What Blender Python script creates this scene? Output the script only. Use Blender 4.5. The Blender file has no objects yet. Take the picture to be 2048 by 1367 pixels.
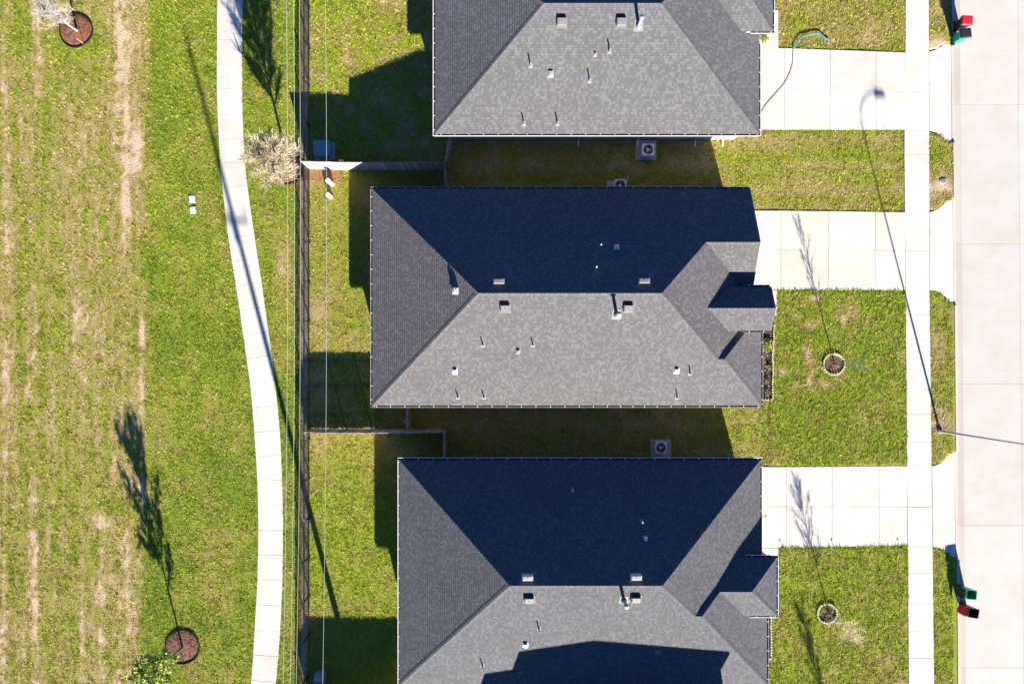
import bpy, math, random
import numpy as np

# ------------------------------------------------------------------ camera, light, exposure
scene = bpy.context.scene
CAMH = 42.7
FPX = 1366.0                     # focal length in photo pixels (2048 wide)
cam_d = bpy.data.cameras.new('camera')
cam_d.lens = 36.0 * FPX / 2048.0
cam_d.sensor_width = 36.0
cam_d.clip_end = 3000
cam = bpy.data.objects.new('camera', cam_d)
scene.collection.objects.link(cam)
cam.location = (0, 0, CAMH)
cam.rotation_euler = (0, 0, 0)
scene.camera = cam

SUN_EL, SUN_AZ = 20.6, 14.6      # shadows fall north, leaning 14.6 degrees west
el, az = math.radians(SUN_EL), math.radians(SUN_AZ)
world = bpy.data.worlds.new('World')
scene.world = world
world.use_nodes = True
wn = world.node_tree
for n in list(wn.nodes): wn.nodes.remove(n)
sky = wn.nodes.new('ShaderNodeTexSky')
sky.sky_type = 'NISHITA'
sky.sun_disc = False
sky.sun_elevation = el
sky.sun_rotation = math.radians(180 - SUN_AZ)
sky.air_density = 0.62
sky.altitude = 2500
sky.dust_density = 0.0
sky.ozone_density = 9.0
bg = wn.nodes.new('ShaderNodeBackground')
bg.inputs['Strength'].default_value = 0.082
wo = wn.nodes.new('ShaderNodeOutputWorld')
wn.links.new(sky.outputs[0], bg.inputs[0])
wn.links.new(bg.outputs[0], wo.inputs[0])

sun_d = bpy.data.lights.new('sun', 'SUN')
sun_d.energy = 5.0
sun_d.angle = math.radians(0.5)
sun_d.color = (1.0, 0.93, 0.84)
sun = bpy.data.objects.new('sun', sun_d)
scene.collection.objects.link(sun)
from mathutils import Vector
sdir = Vector((math.sin(az) * math.cos(el), -math.cos(az) * math.cos(el), math.sin(el)))
sun.rotation_euler = sdir.to_track_quat('Z', 'Y').to_euler()
sun.location = (20, -60, 40)

scene.view_settings.view_transform = 'Standard'
scene.view_settings.look = 'None'
scene.view_settings.gamma = 1.0
scene.view_settings.use_curve_mapping = False
scene.view_settings.exposure = 1.88

rnd = random.Random(7)
rs = np.random.RandomState(11)
COL = scene.collection

# ------------------------------------------------------------------ helpers
def W(px, py, z=0.0):
    d = CAMH - z
    return ((px - 1024.0) / FPX * d, -(py - 683.5) / FPX * d, z)

def G(px, py):
    p = W(px, py, 0.0)
    return (p[0], p[1])

def tag(o, label=None, cat=None, group=None, kind=None):
    if label: o['label'] = label
    if cat: o['category'] = cat
    if group: o['group'] = group
    if kind: o['kind'] = kind
    return o

def empty(name, loc=(0, 0, 0), rz=0.0, label=None, cat=None, group=None, kind=None, parent=None):
    o = bpy.data.objects.new(name, None)
    COL.objects.link(o)
    o.location = loc
    o.rotation_euler = (0, 0, rz)
    o.empty_display_size = 0.3
    if parent: o.parent = parent
    return tag(o, label, cat, group, kind)

class MB:
    def __init__(s):
        s.v, s.f, s.m, s.uv, s.mi = [], [], [], [], 0
    def face(s, pts, uv=None):
        b = len(s.v)
        s.v.extend([tuple(p) for p in pts])
        s.f.append(tuple(range(b, b + len(pts))))
        s.m.append(s.mi)
        s.uv.extend(uv if uv else [(p[0], p[1]) for p in pts])
        return s
    def mesh(s, vs, fs):
        b = len(s.v)
        s.v.extend([tuple(p) for p in vs])
        for f in fs:
            s.f.append(tuple(b + i for i in f))
            s.m.append(s.mi)
            s.uv.extend([(vs[i][0] + vs[i][2], vs[i][1] + vs[i][2]) for i in f])
        return s
    def hexa(s, p):      # 8 points: bottom 4 ccw, top 4 ccw
        return s.mesh(p, [(3, 2, 1, 0), (4, 5, 6, 7), (0, 1, 5, 4), (1, 2, 6, 5), (2, 3, 7, 6), (3, 0, 4, 7)])
    def box(s, x0, x1, y0, y1, z0, z1):
        return s.hexa([(x0, y0, z0), (x1, y0, z0), (x1, y1, z0), (x0, y1, z0), (x0, y0, z1), (x1, y0, z1), (x1, y1, z1), (x0, y1, z1)])
    def prism(s, poly, z0, z1, inset=0.0):
        n = len(poly)
        a = sum(poly[i][0] * poly[(i + 1) % n][1] - poly[(i + 1) % n][0] * poly[i][1] for i in range(n))
        if a < 0: poly = poly[::-1]
        cx = sum(p[0] for p in poly) / n; cy = sum(p[1] for p in poly) / n
        zz = z1 if callable(z1) else (lambda x, y: z1)
        vs = [(p[0], p[1], z0) for p in poly]
        if inset:
            h = inset
            vs += [(p[0], p[1], zz(*p) - h) for p in poly]
            def ins(p):
                dx, dy = cx - p[0], cy - p[1]; l = math.hypot(dx, dy) or 1
                return (p[0] + dx / l * h * 1.4, p[1] + dy / l * h * 1.4)
            tp = [ins(p) for p in poly]
            vs += [(p[0], p[1], zz(*p)) for p in tp]
            fs = [tuple(range(2 * n, 3 * n))]
            for k in (0, 1):
                fs += [(k * n + i, k * n + (i + 1) % n, (k + 1) * n + (i + 1) % n, (k + 1) * n + i) for i in range(n)]
        else:
            vs += [(p[0], p[1], zz(*p)) for p in poly]
            fs = [tuple(range(n, 2 * n))] + [(i, (i + 1) % n, n + (i + 1) % n, n + i) for i in range(n)]
        return s.mesh(vs, fs)
    def cyl(s, c, r0, r1, z0, z1, n=12, cap=True):
        vs = [(c[0] + r0 * math.cos(2 * math.pi * i / n), c[1] + r0 * math.sin(2 * math.pi * i / n), z0) for i in range(n)]
        vs += [(c[0] + r1 * math.cos(2 * math.pi * i / n), c[1] + r1 * math.sin(2 * math.pi * i / n), z1) for i in range(n)]
        fs = [(i, (i + 1) % n, n + (i + 1) % n, n + i) for i in range(n)]
        if cap: fs += [tuple(range(n, 2 * n)), tuple(range(n - 1, -1, -1))]
        return s.mesh(vs, fs)
    def tube(s, pts, rads, n=6):
        if not isinstance(rads, (list, tuple)): rads = [rads] * len(pts)
        vs = []
        P = [Vector(p) for p in pts]
        for i, p in enumerate(P):
            t = (P[min(i + 1, len(P) - 1)] - P[max(i - 1, 0)]).normalized()
            a = Vector((0, 0, 1)) if abs(t.z) < 0.9 else Vector((1, 0, 0))
            u = t.cross(a).normalized(); w = t.cross(u)
            for k in range(n):
                q = 2 * math.pi * k / n
                vs.append(tuple(p + (u * math.cos(q) + w * math.sin(q)) * rads[i]))
        fs = []
        for i in range(len(P) - 1):
            for k in range(n):
                fs.append((i * n + k, i * n + (k + 1) % n, (i + 1) * n + (k + 1) % n, (i + 1) * n + k))
        fs += [tuple(range(n)), tuple((len(P) - 1) * n + k for k in range(n - 1, -1, -1))]
        return s.mesh(vs, fs)
    def build(s, name, mats, parent=None, loc=(0, 0, 0), rz=0.0, smooth=False, **kw):
        me = bpy.data.meshes.new(name)
        me.from_pydata(s.v, [], s.f)
        if not isinstance(mats, (list, tuple)): mats = [mats]
        for m in mats: me.materials.append(m)
        me.polygons.foreach_set('material_index', s.m)
        ul = me.uv_layers.new(name='UVMap')
        ul.data.foreach_set('uv', np.array(s.uv, dtype=np.float32).ravel())
        if smooth: me.polygons.foreach_set('use_smooth', [True] * len(s.f))
        me.update()
        return place(name, me, parent, loc, rz, **kw)

def place(name, me, parent=None, loc=(0, 0, 0), rz=0.0, **kw):
    o = bpy.data.objects.new(name, me)
    COL.objects.link(o)
    o.location = loc
    o.rotation_euler = (0, 0, rz)
    if parent: o.parent = parent
    return tag(o, **kw)

def copy_tree(o, parent=None):
    c = o.copy()
    COL.objects.link(c)
    c.parent = parent
    for ch in list(o.children): copy_tree(ch, c)
    return c

# ------------------------------------------------------------------ materials
def newmat(name):
    m = bpy.data.materials.new(name)
    m.use_nodes = True
    nt = m.node_tree
    b = nt.nodes['Principled BSDF']
    b.inputs['Specular IOR Level'].default_value = 0.25
    return m, nt, b

def simple(name, col, rough=0.6, metal=0.0, var=0.12, scale=3.0, bump=0.0, bscale=30.0, spec=0.25, dirt=None):
    m, nt, b = newmat(name)
    L = nt.links.new
    tc = nt.nodes.new('ShaderNodeTexCoord')
    nz = nt.nodes.new('ShaderNodeTexNoise')
    nz.inputs['Scale'].default_value = scale
    nz.inputs['Detail'].default_value = 6
    nz.inputs['Roughness'].default_value = 0.65
    L(tc.outputs['Object'], nz.inputs['Vector'])
    cr = nt.nodes.new('ShaderNodeValToRGB')
    d = dirt or [c * (1 - 2.2 * var) for c in col]
    cr.color_ramp.elements[0].position = 0.25
    cr.color_ramp.elements[1].position = 0.75
    cr.color_ramp.elements[0].color = (*[max(0, c) for c in d], 1)
    cr.color_ramp.elements[1].color = (*[min(1, c * (1 + var)) for c in col], 1)
    L(nz.outputs['Fac'], cr.inputs['Fac'])
    L(cr.outputs['Color'], b.inputs['Base Color'])
    b.inputs['Roughness'].default_value = rough
    b.inputs['Metallic'].default_value = metal
    b.inputs['Specular IOR Level'].default_value = spec
    if bump:
        n2 = nt.nodes.new('ShaderNodeTexNoise')
        n2.inputs['Scale'].default_value = bscale
        n2.inputs['Detail'].default_value = 4
        L(tc.outputs['Object'], n2.inputs['Vector'])
        bp = nt.nodes.new('ShaderNodeBump')
        bp.inputs['Strength'].default_value = bump
        bp.inputs['Distance'].default_value = 0.02
        L(n2.outputs['Fac'], bp.inputs['Height'])
        L(bp.outputs['Normal'], b.inputs['Normal'])
    return m

def math_node(nt, op, a=None, b=None, va=None, vb=None):
    n = nt.nodes.new('ShaderNodeMath'); n.operation = op
    if a is not None: nt.links.new(a, n.inputs[0])
    elif va is not None: n.inputs[0].default_value = va
    if b is not None: nt.links.new(b, n.inputs[1])
    elif vb is not None: n.inputs[1].default_value = vb
    return n.outputs[0]

def shingle_mat(name, base, seed):
    m, nt, b = newmat(name)
    L = nt.links.new
    uv = nt.nodes.new('ShaderNodeUVMap'); uv.uv_map = 'UVMap'
    sp = nt.nodes.new('ShaderNodeSeparateXYZ'); L(uv.outputs[0], sp.inputs[0])
    row = math_node(nt, 'FLOOR', math_node(nt, 'DIVIDE', sp.outputs[1], vb=0.142))
    # row offset (random) and two tab widths
    wn1 = nt.nodes.new('ShaderNodeTexWhiteNoise'); wn1.noise_dimensions = '1D'
    L(math_node(nt, 'ADD', row, vb=seed), wn1.inputs['W'])
    us = math_node(nt, 'ADD', sp.outputs[0], math_node(nt, 'MULTIPLY', wn1.outputs[0], vb=3.0))
    tab = math_node(nt, 'FLOOR', math_node(nt, 'DIVIDE', us, vb=0.12))
    cmb = nt.nodes.new('ShaderNodeCombineXYZ'); L(tab, cmb.inputs[0]); L(row, cmb.inputs[1]); cmb.inputs[2].default_value = seed
    wn2 = nt.nodes.new('ShaderNodeTexWhiteNoise'); wn2.noise_dimensions = '3D'; L(cmb.outputs[0], wn2.inputs['Vector'])
    r = math_node(nt, 'POWER', wn2.outputs[0], vb=2.0)
    # large weathering
    nz = nt.nodes.new('ShaderNodeTexNoise'); nz.inputs['Scale'].default_value = 0.35; nz.inputs['Detail'].default_value = 5
    L(uv.outputs[0], nz.inputs['Vector'])
    ng = nt.nodes.new('ShaderNodeTexNoise'); ng.inputs['Scale'].default_value = 22; ng.inputs['Detail'].default_value = 3
    L(uv.outputs[0], ng.inputs['Vector'])
    f = math_node(nt, 'ADD', math_node(nt, 'MULTIPLY', r, vb=0.50), vb=0.68)
    f = math_node(nt, 'ADD', f, math_node(nt, 'MULTIPLY', nz.outputs['Fac'], vb=0.30))
    f = math_node(nt, 'ADD', f, math_node(nt, 'MULTIPLY', ng.outputs['Fac'], vb=0.22))
    # dark line at the butt of each course
    fr = math_node(nt, 'FRACT', math_node(nt, 'DIVIDE', sp.outputs[1], vb=0.142))
    ln = math_node(nt, 'LESS_THAN', fr, vb=0.14)
    f = math_node(nt, 'MULTIPLY', f, math_node(nt, 'SUBTRACT', None, math_node(nt, 'MULTIPLY', ln, vb=0.26), va=1.0))
    mx = nt.nodes.new('ShaderNodeVectorMath'); mx.operation = 'SCALE'
    mx.inputs[0].default_value = base
    L(f, mx.inputs['Scale'])
    L(mx.outputs[0], b.inputs['Base Color'])
    b.inputs['Roughness'].default_value = 0.9
    b.inputs['Specular IOR Level'].default_value = 0.15
    bp = nt.nodes.new('ShaderNodeBump'); bp.inputs['Strength'].default_value = 0.6; bp.inputs['Distance'].default_value = 0.012
    hsum = math_node(nt, 'ADD', wn2.outputs[0], math_node(nt, 'MULTIPLY', ng.outputs['Fac'], vb=0.9))
    L(hsum, bp.inputs['Height'])
    L(bp.outputs['Normal'], b.inputs['Normal'])
    return m

def concrete_mat(name, col, stain=(0.62, 0.52, 0.42), samt=0.25, streak=False):
    m, nt, b = newmat(name)
    L = nt.links.new
    geo = nt.nodes.new('ShaderNodeNewGeometry')
    oi = nt.nodes.new('ShaderNodeObjectInfo')
    n1 = nt.nodes.new('ShaderNodeTexNoise'); n1.inputs['Scale'].default_value = 0.55; n1.inputs['Detail'].default_value = 7; n1.inputs['Roughness'].default_value = 0.62
    L(geo.outputs['Position'], n1.inputs['Vector'])
    n2 = nt.nodes.new('ShaderNodeTexNoise'); n2.inputs['Scale'].default_value = 9; n2.inputs['Detail'].default_value = 5
    if streak:
        mp = nt.nodes.new('ShaderNodeMapping'); mp.inputs['Scale'].default_value = (0.12, 1.6, 1)
        L(geo.outputs['Position'], mp.inputs['Vector']); L(mp.outputs[0], n2.inputs['Vector'])
    else:
        L(geo.outputs['Position'], n2.inputs['Vector'])
    cr = nt.nodes.new('ShaderNodeValToRGB')
    cr.color_ramp.elements[0].position = 0.33; cr.color_ramp.elements[1].position = 0.62
    cr.color_ramp.elements[0].color = (*[c * (1 - samt) + s * samt * 0.8 - 0.04 for c, s in zip(col, stain)], 1)
    cr.color_ramp.elements[1].color = (*col, 1)
    L(n1.outputs['Fac'], cr.inputs['Fac'])
    f = math_node(nt, 'ADD', math_node(nt, 'MULTIPLY', n2.outputs['Fac'], vb=0.16), vb=0.92)
    f = math_node(nt, 'ADD', f, math_node(nt, 'MULTIPLY', math_node(nt, 'SUBTRACT', oi.outputs['Random'], vb=0.5), vb=0.12))
    mx = nt.nodes.new('ShaderNodeVectorMath'); mx.operation = 'SCALE'
    L(cr.outputs['Color'], mx.inputs[0]); L(f, mx.inputs['Scale'])
    L(mx.outputs[0], b.inputs['Base Color'])
    b.inputs['Roughness'].default_value = 0.9
    bp = nt.nodes.new('ShaderNodeBump'); bp.inputs['Strength'].default_value = 0.12; bp.inputs['Distance'].default_value = 0.01
    n3 = nt.nodes.new('ShaderNodeTexNoise'); n3.inputs['Scale'].default_value = 40; n3.inputs['Detail'].default_value = 3
    L(geo.outputs['Position'], n3.inputs['Vector']); L(n3.outputs['Fac'], bp.inputs['Height'])
    L(bp.outputs['Normal'], b.inputs['Normal'])
    return m

def attr_mat(name, bump=0.0, transl=0.0, nscale=14.0, amt=0.5):
    m, nt, b = newmat(name)
    L = nt.links.new
    at = nt.nodes.new('ShaderNodeAttribute'); at.attribute_name = 'col'
    geo = nt.nodes.new('ShaderNodeNewGeometry')
    nz = nt.nodes.new('ShaderNodeTexNoise'); nz.inputs['Scale'].default_value = nscale; nz.inputs['Detail'].default_value = 5; nz.inputs['Roughness'].default_value = 0.7
    L(geo.outputs['Position'], nz.inputs['Vector'])
    f = math_node(nt, 'ADD', math_node(nt, 'MULTIPLY', nz.outputs['Fac'], vb=2 * amt), vb=1 - amt)
    mx = nt.nodes.new('ShaderNodeVectorMath'); mx.operation = 'SCALE'
    L(at.outputs['Color'], mx.inputs[0]); L(f, mx.inputs['Scale'])
    L(mx.outputs[0], b.inputs['Base Color'])
    b.inputs['Roughness'].default_value = 0.8
    b.inputs['Specular IOR Level'].default_value = 0.12
    if bump:
        bp = nt.nodes.new('ShaderNodeBump'); bp.inputs['Strength'].default_value = bump; bp.inputs['Distance'].default_value = 0.05
        n3 = nt.nodes.new('ShaderNodeTexNoise'); n3.inputs['Scale'].default_value = 18; n3.inputs['Detail'].default_value = 5
        L(geo.outputs['Position'], n3.inputs['Vector']); L(n3.outputs['Fac'], bp.inputs['Height'])
        L(bp.outputs['Normal'], b.inputs['Normal'])
    if transl:
        out = nt.nodes['Material Output']
        tr = nt.nodes.new('ShaderNodeBsdfTranslucent'); L(mx.outputs[0], tr.inputs['Color'])
        ms = nt.nodes.new('ShaderNodeMixShader'); ms.inputs[0].default_value = transl
        L(b.outputs[0], ms.inputs[1]); L(tr.outputs[0], ms.inputs[2]); L(ms.outputs[0], out.inputs['Surface'])
    return m

def brick_mat(name, c1, c2, mortar):
    m, nt, b = newmat(name)
    L = nt.links.new
    tc = nt.nodes.new('ShaderNodeTexCoord')
    mp = nt.nodes.new('ShaderNodeMapping'); mp.inputs['Rotation'].default_value = (math.radians(90), 0, 0)
    geo = nt.nodes.new('ShaderNodeNewGeometry')
    sp = nt.nodes.new('ShaderNodeSeparateXYZ'); L(geo.outputs['Position'], sp.inputs[0])
    cmb = nt.nodes.new('ShaderNodeCombineXYZ')
    L(math_node(nt, 'ADD', sp.outputs[0], sp.outputs[1]), cmb.inputs[0]); L(sp.outputs[2], cmb.inputs[1])
    br = nt.nodes.new('ShaderNodeTexBrick')
    br.inputs['Scale'].default_value = 1.0
    br.inputs['Brick Width'].default_value = 0.22; br.inputs['Row Height'].default_value = 0.082
    br.inputs['Mortar Size'].default_value = 0.01
    br.inputs['Color1'].default_value = (*c1, 1); br.inputs['Color2'].default_value = (*c2, 1); br.inputs['Mortar'].default_value = (*mortar, 1)
    L(cmb.outputs[0], br.inputs['Vector']); L(br.outputs['Color'], b.inputs['Base Color'])
    b.inputs['Roughness'].default_value = 0.9
    bp = nt.nodes.new('ShaderNodeBump'); bp.inputs['Strength'].default_value = 0.5; bp.inputs['Distance'].default_value = 0.01; bp.invert = True
    L(br.outputs['Fac'], bp.inputs['Height']); L(bp.outputs['Normal'], b.inputs['Normal'])
    return m

M = {}
M['shingle1'] = shingle_mat('shingle_grey_light', (0.092, 0.092, 0.094), 1.0)
M['shingle2'] = shingle_mat('shingle_grey_warm', (0.094, 0.090, 0.090), 5.0)
M['shingle3'] = shingle_mat('shingle_grey_cool', (0.080, 0.081, 0.084), 9.0)
M['brick'] = brick_mat('pale_brick', (0.48, 0.40, 0.35), (0.38, 0.29, 0.25), (0.42, 0.40, 0.37))
M['brick2'] = brick_mat('tan_brick', (0.28, 0.20, 0.15), (0.20, 0.14, 0.11), (0.27, 0.25, 0.23))
M['white'] = simple('white_paint', (0.78, 0.77, 0.74), 0.45, var=0.05, scale=1.5)
M['beige'] = simple('beige_gutter_paint', (0.30, 0.27, 0.25), 0.5, var=0.08, scale=1.5)
M['white_shade_tint'] = simple('white_gutter_shade_tint', (0.62, 0.76, 0.74), 0.45, var=0.06, scale=1.5)  # white gutter paint with the pale green tint of shade put into the colour
M['gutter_in'] = simple('gutter_inside_dark', (0.05, 0.035, 0.03), 0.9, var=0.3, scale=6)  # dark brown inside of the trough
M['trim'] = simple('trim_paint', (0.55, 0.52, 0.48), 0.6, var=0.06)
M['glass'] = simple('window_glass', (0.02, 0.025, 0.03), 0.05, var=0.1, spec=0.6)
M['door'] = simple('dark_door', (0.07, 0.04, 0.025), 0.5, var=0.15)
M['garage'] = simple('garage_door_paint', (0.5, 0.47, 0.42), 0.5, var=0.04)
M['sidewalk'] = concrete_mat('concrete_sidewalk', (0.56, 0.54, 0.47), samt=0.35)
M['path'] = concrete_mat('concrete_path', (0.535, 0.515, 0.45), samt=0.35)
M['drive'] = concrete_mat('concrete_drive', (0.55, 0.53, 0.465), samt=0.4)
M['drive2'] = concrete_mat('concrete_drive_warm', (0.58, 0.55, 0.45), samt=0.35)
M['street'] = concrete_mat('concrete_street', (0.475, 0.452, 0.402), samt=0.2, streak=True)
M['gutterpan'] = concrete_mat('concrete_gutter', (0.42, 0.375, 0.33), samt=0.4)
M['kerb'] = concrete_mat('concrete_kerb', (0.47, 0.43, 0.38), samt=0.35)
M['joint'] = simple('joint_dirt', (0.16, 0.13, 0.11), 0.95, var=0.3, scale=5)
M['asph'] = simple('joint_sealant', (0.02, 0.02, 0.022), 0.8, var=0.2)
M['wood'] = simple('fence_cedar_weathered', (0.40, 0.32, 0.26), 0.85, var=0.25, scale=4, bump=0.3)
M['wood_b'] = simple('fence_cedar_grey', (0.33, 0.28, 0.24), 0.85, var=0.3, scale=4, bump=0.3)
M['wood_c'] = simple('fence_cedar_pale', (0.50, 0.43, 0.36), 0.85, var=0.18, scale=4, bump=0.3)
M['black'] = simple('black_steel', (0.015, 0.015, 0.017), 0.5, var=0.2)
M['galv'] = simple('galvanised_steel', (0.36, 0.36, 0.37), 0.5, metal=0.4, var=0.12, scale=6)
M['cable'] = simple('aluminium_cable', (0.42, 0.44, 0.41), 0.55, metal=0.1, var=0.08)
M['polewood'] = simple('pole_timber', (0.16, 0.11, 0.08), 0.9, var=0.2)
M['ventgrey'] = simple('roof_vent_grey', (0.125, 0.12, 0.118), 0.6, var=0.12, scale=8)
M['ventlight'] = simple('roof_vent_pale', (0.42, 0.41, 0.40), 0.6, var=0.1, scale=8)
M['flash'] = simple('lead_flashing', (0.20, 0.19, 0.18), 0.6, var=0.15, scale=8)
M['whitevent'] = simple('white_vent', (0.62, 0.62, 0.62), 0.5, var=0.05)
M['acmetal'] = simple('ac_casing', (0.72, 0.73, 0.74), 0.5, var=0.08)
M['acdark'] = simple('ac_coil_dark', (0.03, 0.033, 0.04), 0.7, var=0.2)
M['blade'] = simple('fan_blade', (0.8, 0.8, 0.8), 0.4, var=0.05)
M['pad'] = simple('ac_pad_concrete', (0.45, 0.43, 0.41), 0.9, var=0.1, scale=4)
M['teal'] = simple('transformer_green', (0.14, 0.34, 0.38), 0.5, var=0.1, scale=4)
M['greyblue'] = simple('pedestal_grey', (0.22, 0.26, 0.27), 0.5, var=0.1)
M['pvc'] = simple('white_pvc', (0.8, 0.8, 0.78), 0.35, var=0.03)
M['lid'] = simple('lid_plastic_white', (0.55, 0.53, 0.58), 0.6, var=0.08, scale=8)
M['lidgrey'] = simple('lid_plastic_grey', (0.2, 0.2, 0.23), 0.6, var=0.1, scale=8)
M['mulch'] = simple('mulch_red_brown', (0.26, 0.105, 0.05), 0.95, var=0.3, scale=9, bump=1.0, bscale=14, dirt=(0.09, 0.04, 0.022))
M['mulch2'] = simple('mulch_brown', (0.20, 0.105, 0.07), 0.95, var=0.3, scale=9, bump=1.0, bscale=14, dirt=(0.06, 0.03, 0.022))
M['mulch_dark'] = simple('mulch_dark', (0.085, 0.055, 0.045), 0.95, var=0.3, scale=9, bump=1.0, bscale=14, dirt=(0.025, 0.016, 0.014))
M['edge_black'] = simple('black_edging', (0.02, 0.018, 0.016), 0.8, var=0.3)
M['paver'] = simple('edging_paver', (0.68, 0.60, 0.53), 0.9, var=0.15, scale=5)
M['paver_b'] = simple('edging_paver_pink', (0.52, 0.42, 0.36), 0.9, var=0.15, scale=5)
M['bark'] = simple('pale_bark', (0.42, 0.36, 0.30), 0.9, var=0.2, scale=8)
M['bark_brown'] = simple('brown_bark', (0.20, 0.14, 0.10), 0.9, var=0.2, scale=8)
M['twig_pale'] = simple('twig_pale_grey', (0.40, 0.355, 0.32), 0.9, var=0.15)
M['twig_tan'] = simple('twig_tan', (0.50, 0.42, 0.28), 0.9, var=0.2)
M['twig_straw'] = simple('twig_straw', (0.80, 0.70, 0.42), 0.9, var=0.2)
M['twig_green'] = simple('twig_grey_green', (0.20, 0.24, 0.12), 0.9, var=0.2)
M['leaf_lime'] = simple('leaf_lime', (0.46, 0.56, 0.07), 0.7, var=0.3, scale=6)
M['leaf_mid'] = simple('leaf_olive', (0.13, 0.18, 0.05), 0.7, var=0.3, scale=6)
M['leaf_straw'] = simple('leaf_straw', (0.85, 0.74, 0.36), 0.7, var=0.2, scale=6)
M['leaf_tan'] = simple('leaf_tan', (0.45, 0.40, 0.21), 0.7, var=0.25, scale=6)
M['bin_red'] = simple('bin_red', (0.62, 0.014, 0.03), 0.4, var=0.05)
M['bin_green'] = simple('bin_green', (0.0, 0.27, 0.13), 0.4, var=0.06)
M['bin_black'] = simple('bin_black', (0.02, 0.021, 0.026), 0.45, var=0.1)
M['hose_teal'] = simple('hose_teal', (0.04, 0.26, 0.38), 0.4, var=0.1)
M['hose_dark'] = simple('hose_dark', (0.07, 0.09, 0.13), 0.5, var=0.1)
M['redpipe'] = simple('dark_red_paint', (0.10, 0.02, 0.02), 0.5, var=0.1)
M['lawn'] = attr_mat('lawn_soil', bump=1.0, nscale=13, amt=0.75)
M['blade_grass'] = attr_mat('grass_blades', transl=0.25, nscale=7, amt=0.35)
M['dirt'] = simple('bare_dirt', (0.35, 0.19, 0.10), 0.95, var=0.2, scale=6, bump=0.6)

# ------------------------------------------------------------------ numpy noise and ground colour
def _h(ix, iy, s):
    n = (ix.astype(np.int64) * 374761393 + iy.astype(np.int64) * 668265263 + s * 974634777) & 0x7fffffff
    n = ((n ^ (n >> 13)) * 1274126177) & 0x7fffffff
    return ((n ^ (n >> 16)) & 0xffff) / 65535.0
def vn(x, y, s):
    ix = np.floor(x); iy = np.floor(y); fx = x - ix; fy = y - iy
    fx = fx * fx * (3 - 2 * fx); fy = fy * fy * (3 - 2 * fy)
    a = _h(ix, iy, s); b = _h(ix + 1, iy, s); c = _h(ix, iy + 1, s); d = _h(ix + 1, iy + 1, s)
    return (a * (1 - fx) + b * fx) * (1 - fy) + (c * (1 - fx) + d * fx) * fy
def fbm(x, y, s, o=4):
    r = 0; a = 0.5; t = 0
    for k in range(o):
        r = r + a * vn(x, y, s + k); t += a; a *= 0.55; x = x * 2.03; y = y * 2.03
    return r / t
def sst(a, b, x):
    t = np.clip((x - a) / (b - a), 0, 1); return t * t * (3 - 2 * t)

GREEN = np.array([0.205, 0.275, 0.024]); LIME = np.array([0.310, 0.365, 0.026]); OLIVE = np.array([0.330, 0.300, 0.062])
DRY = np.array([0.43, 0.335, 0.140]); BARE = np.array([0.66, 0.50, 0.33]); EARTH = np.array([0.36, 0.20, 0.10])

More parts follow.
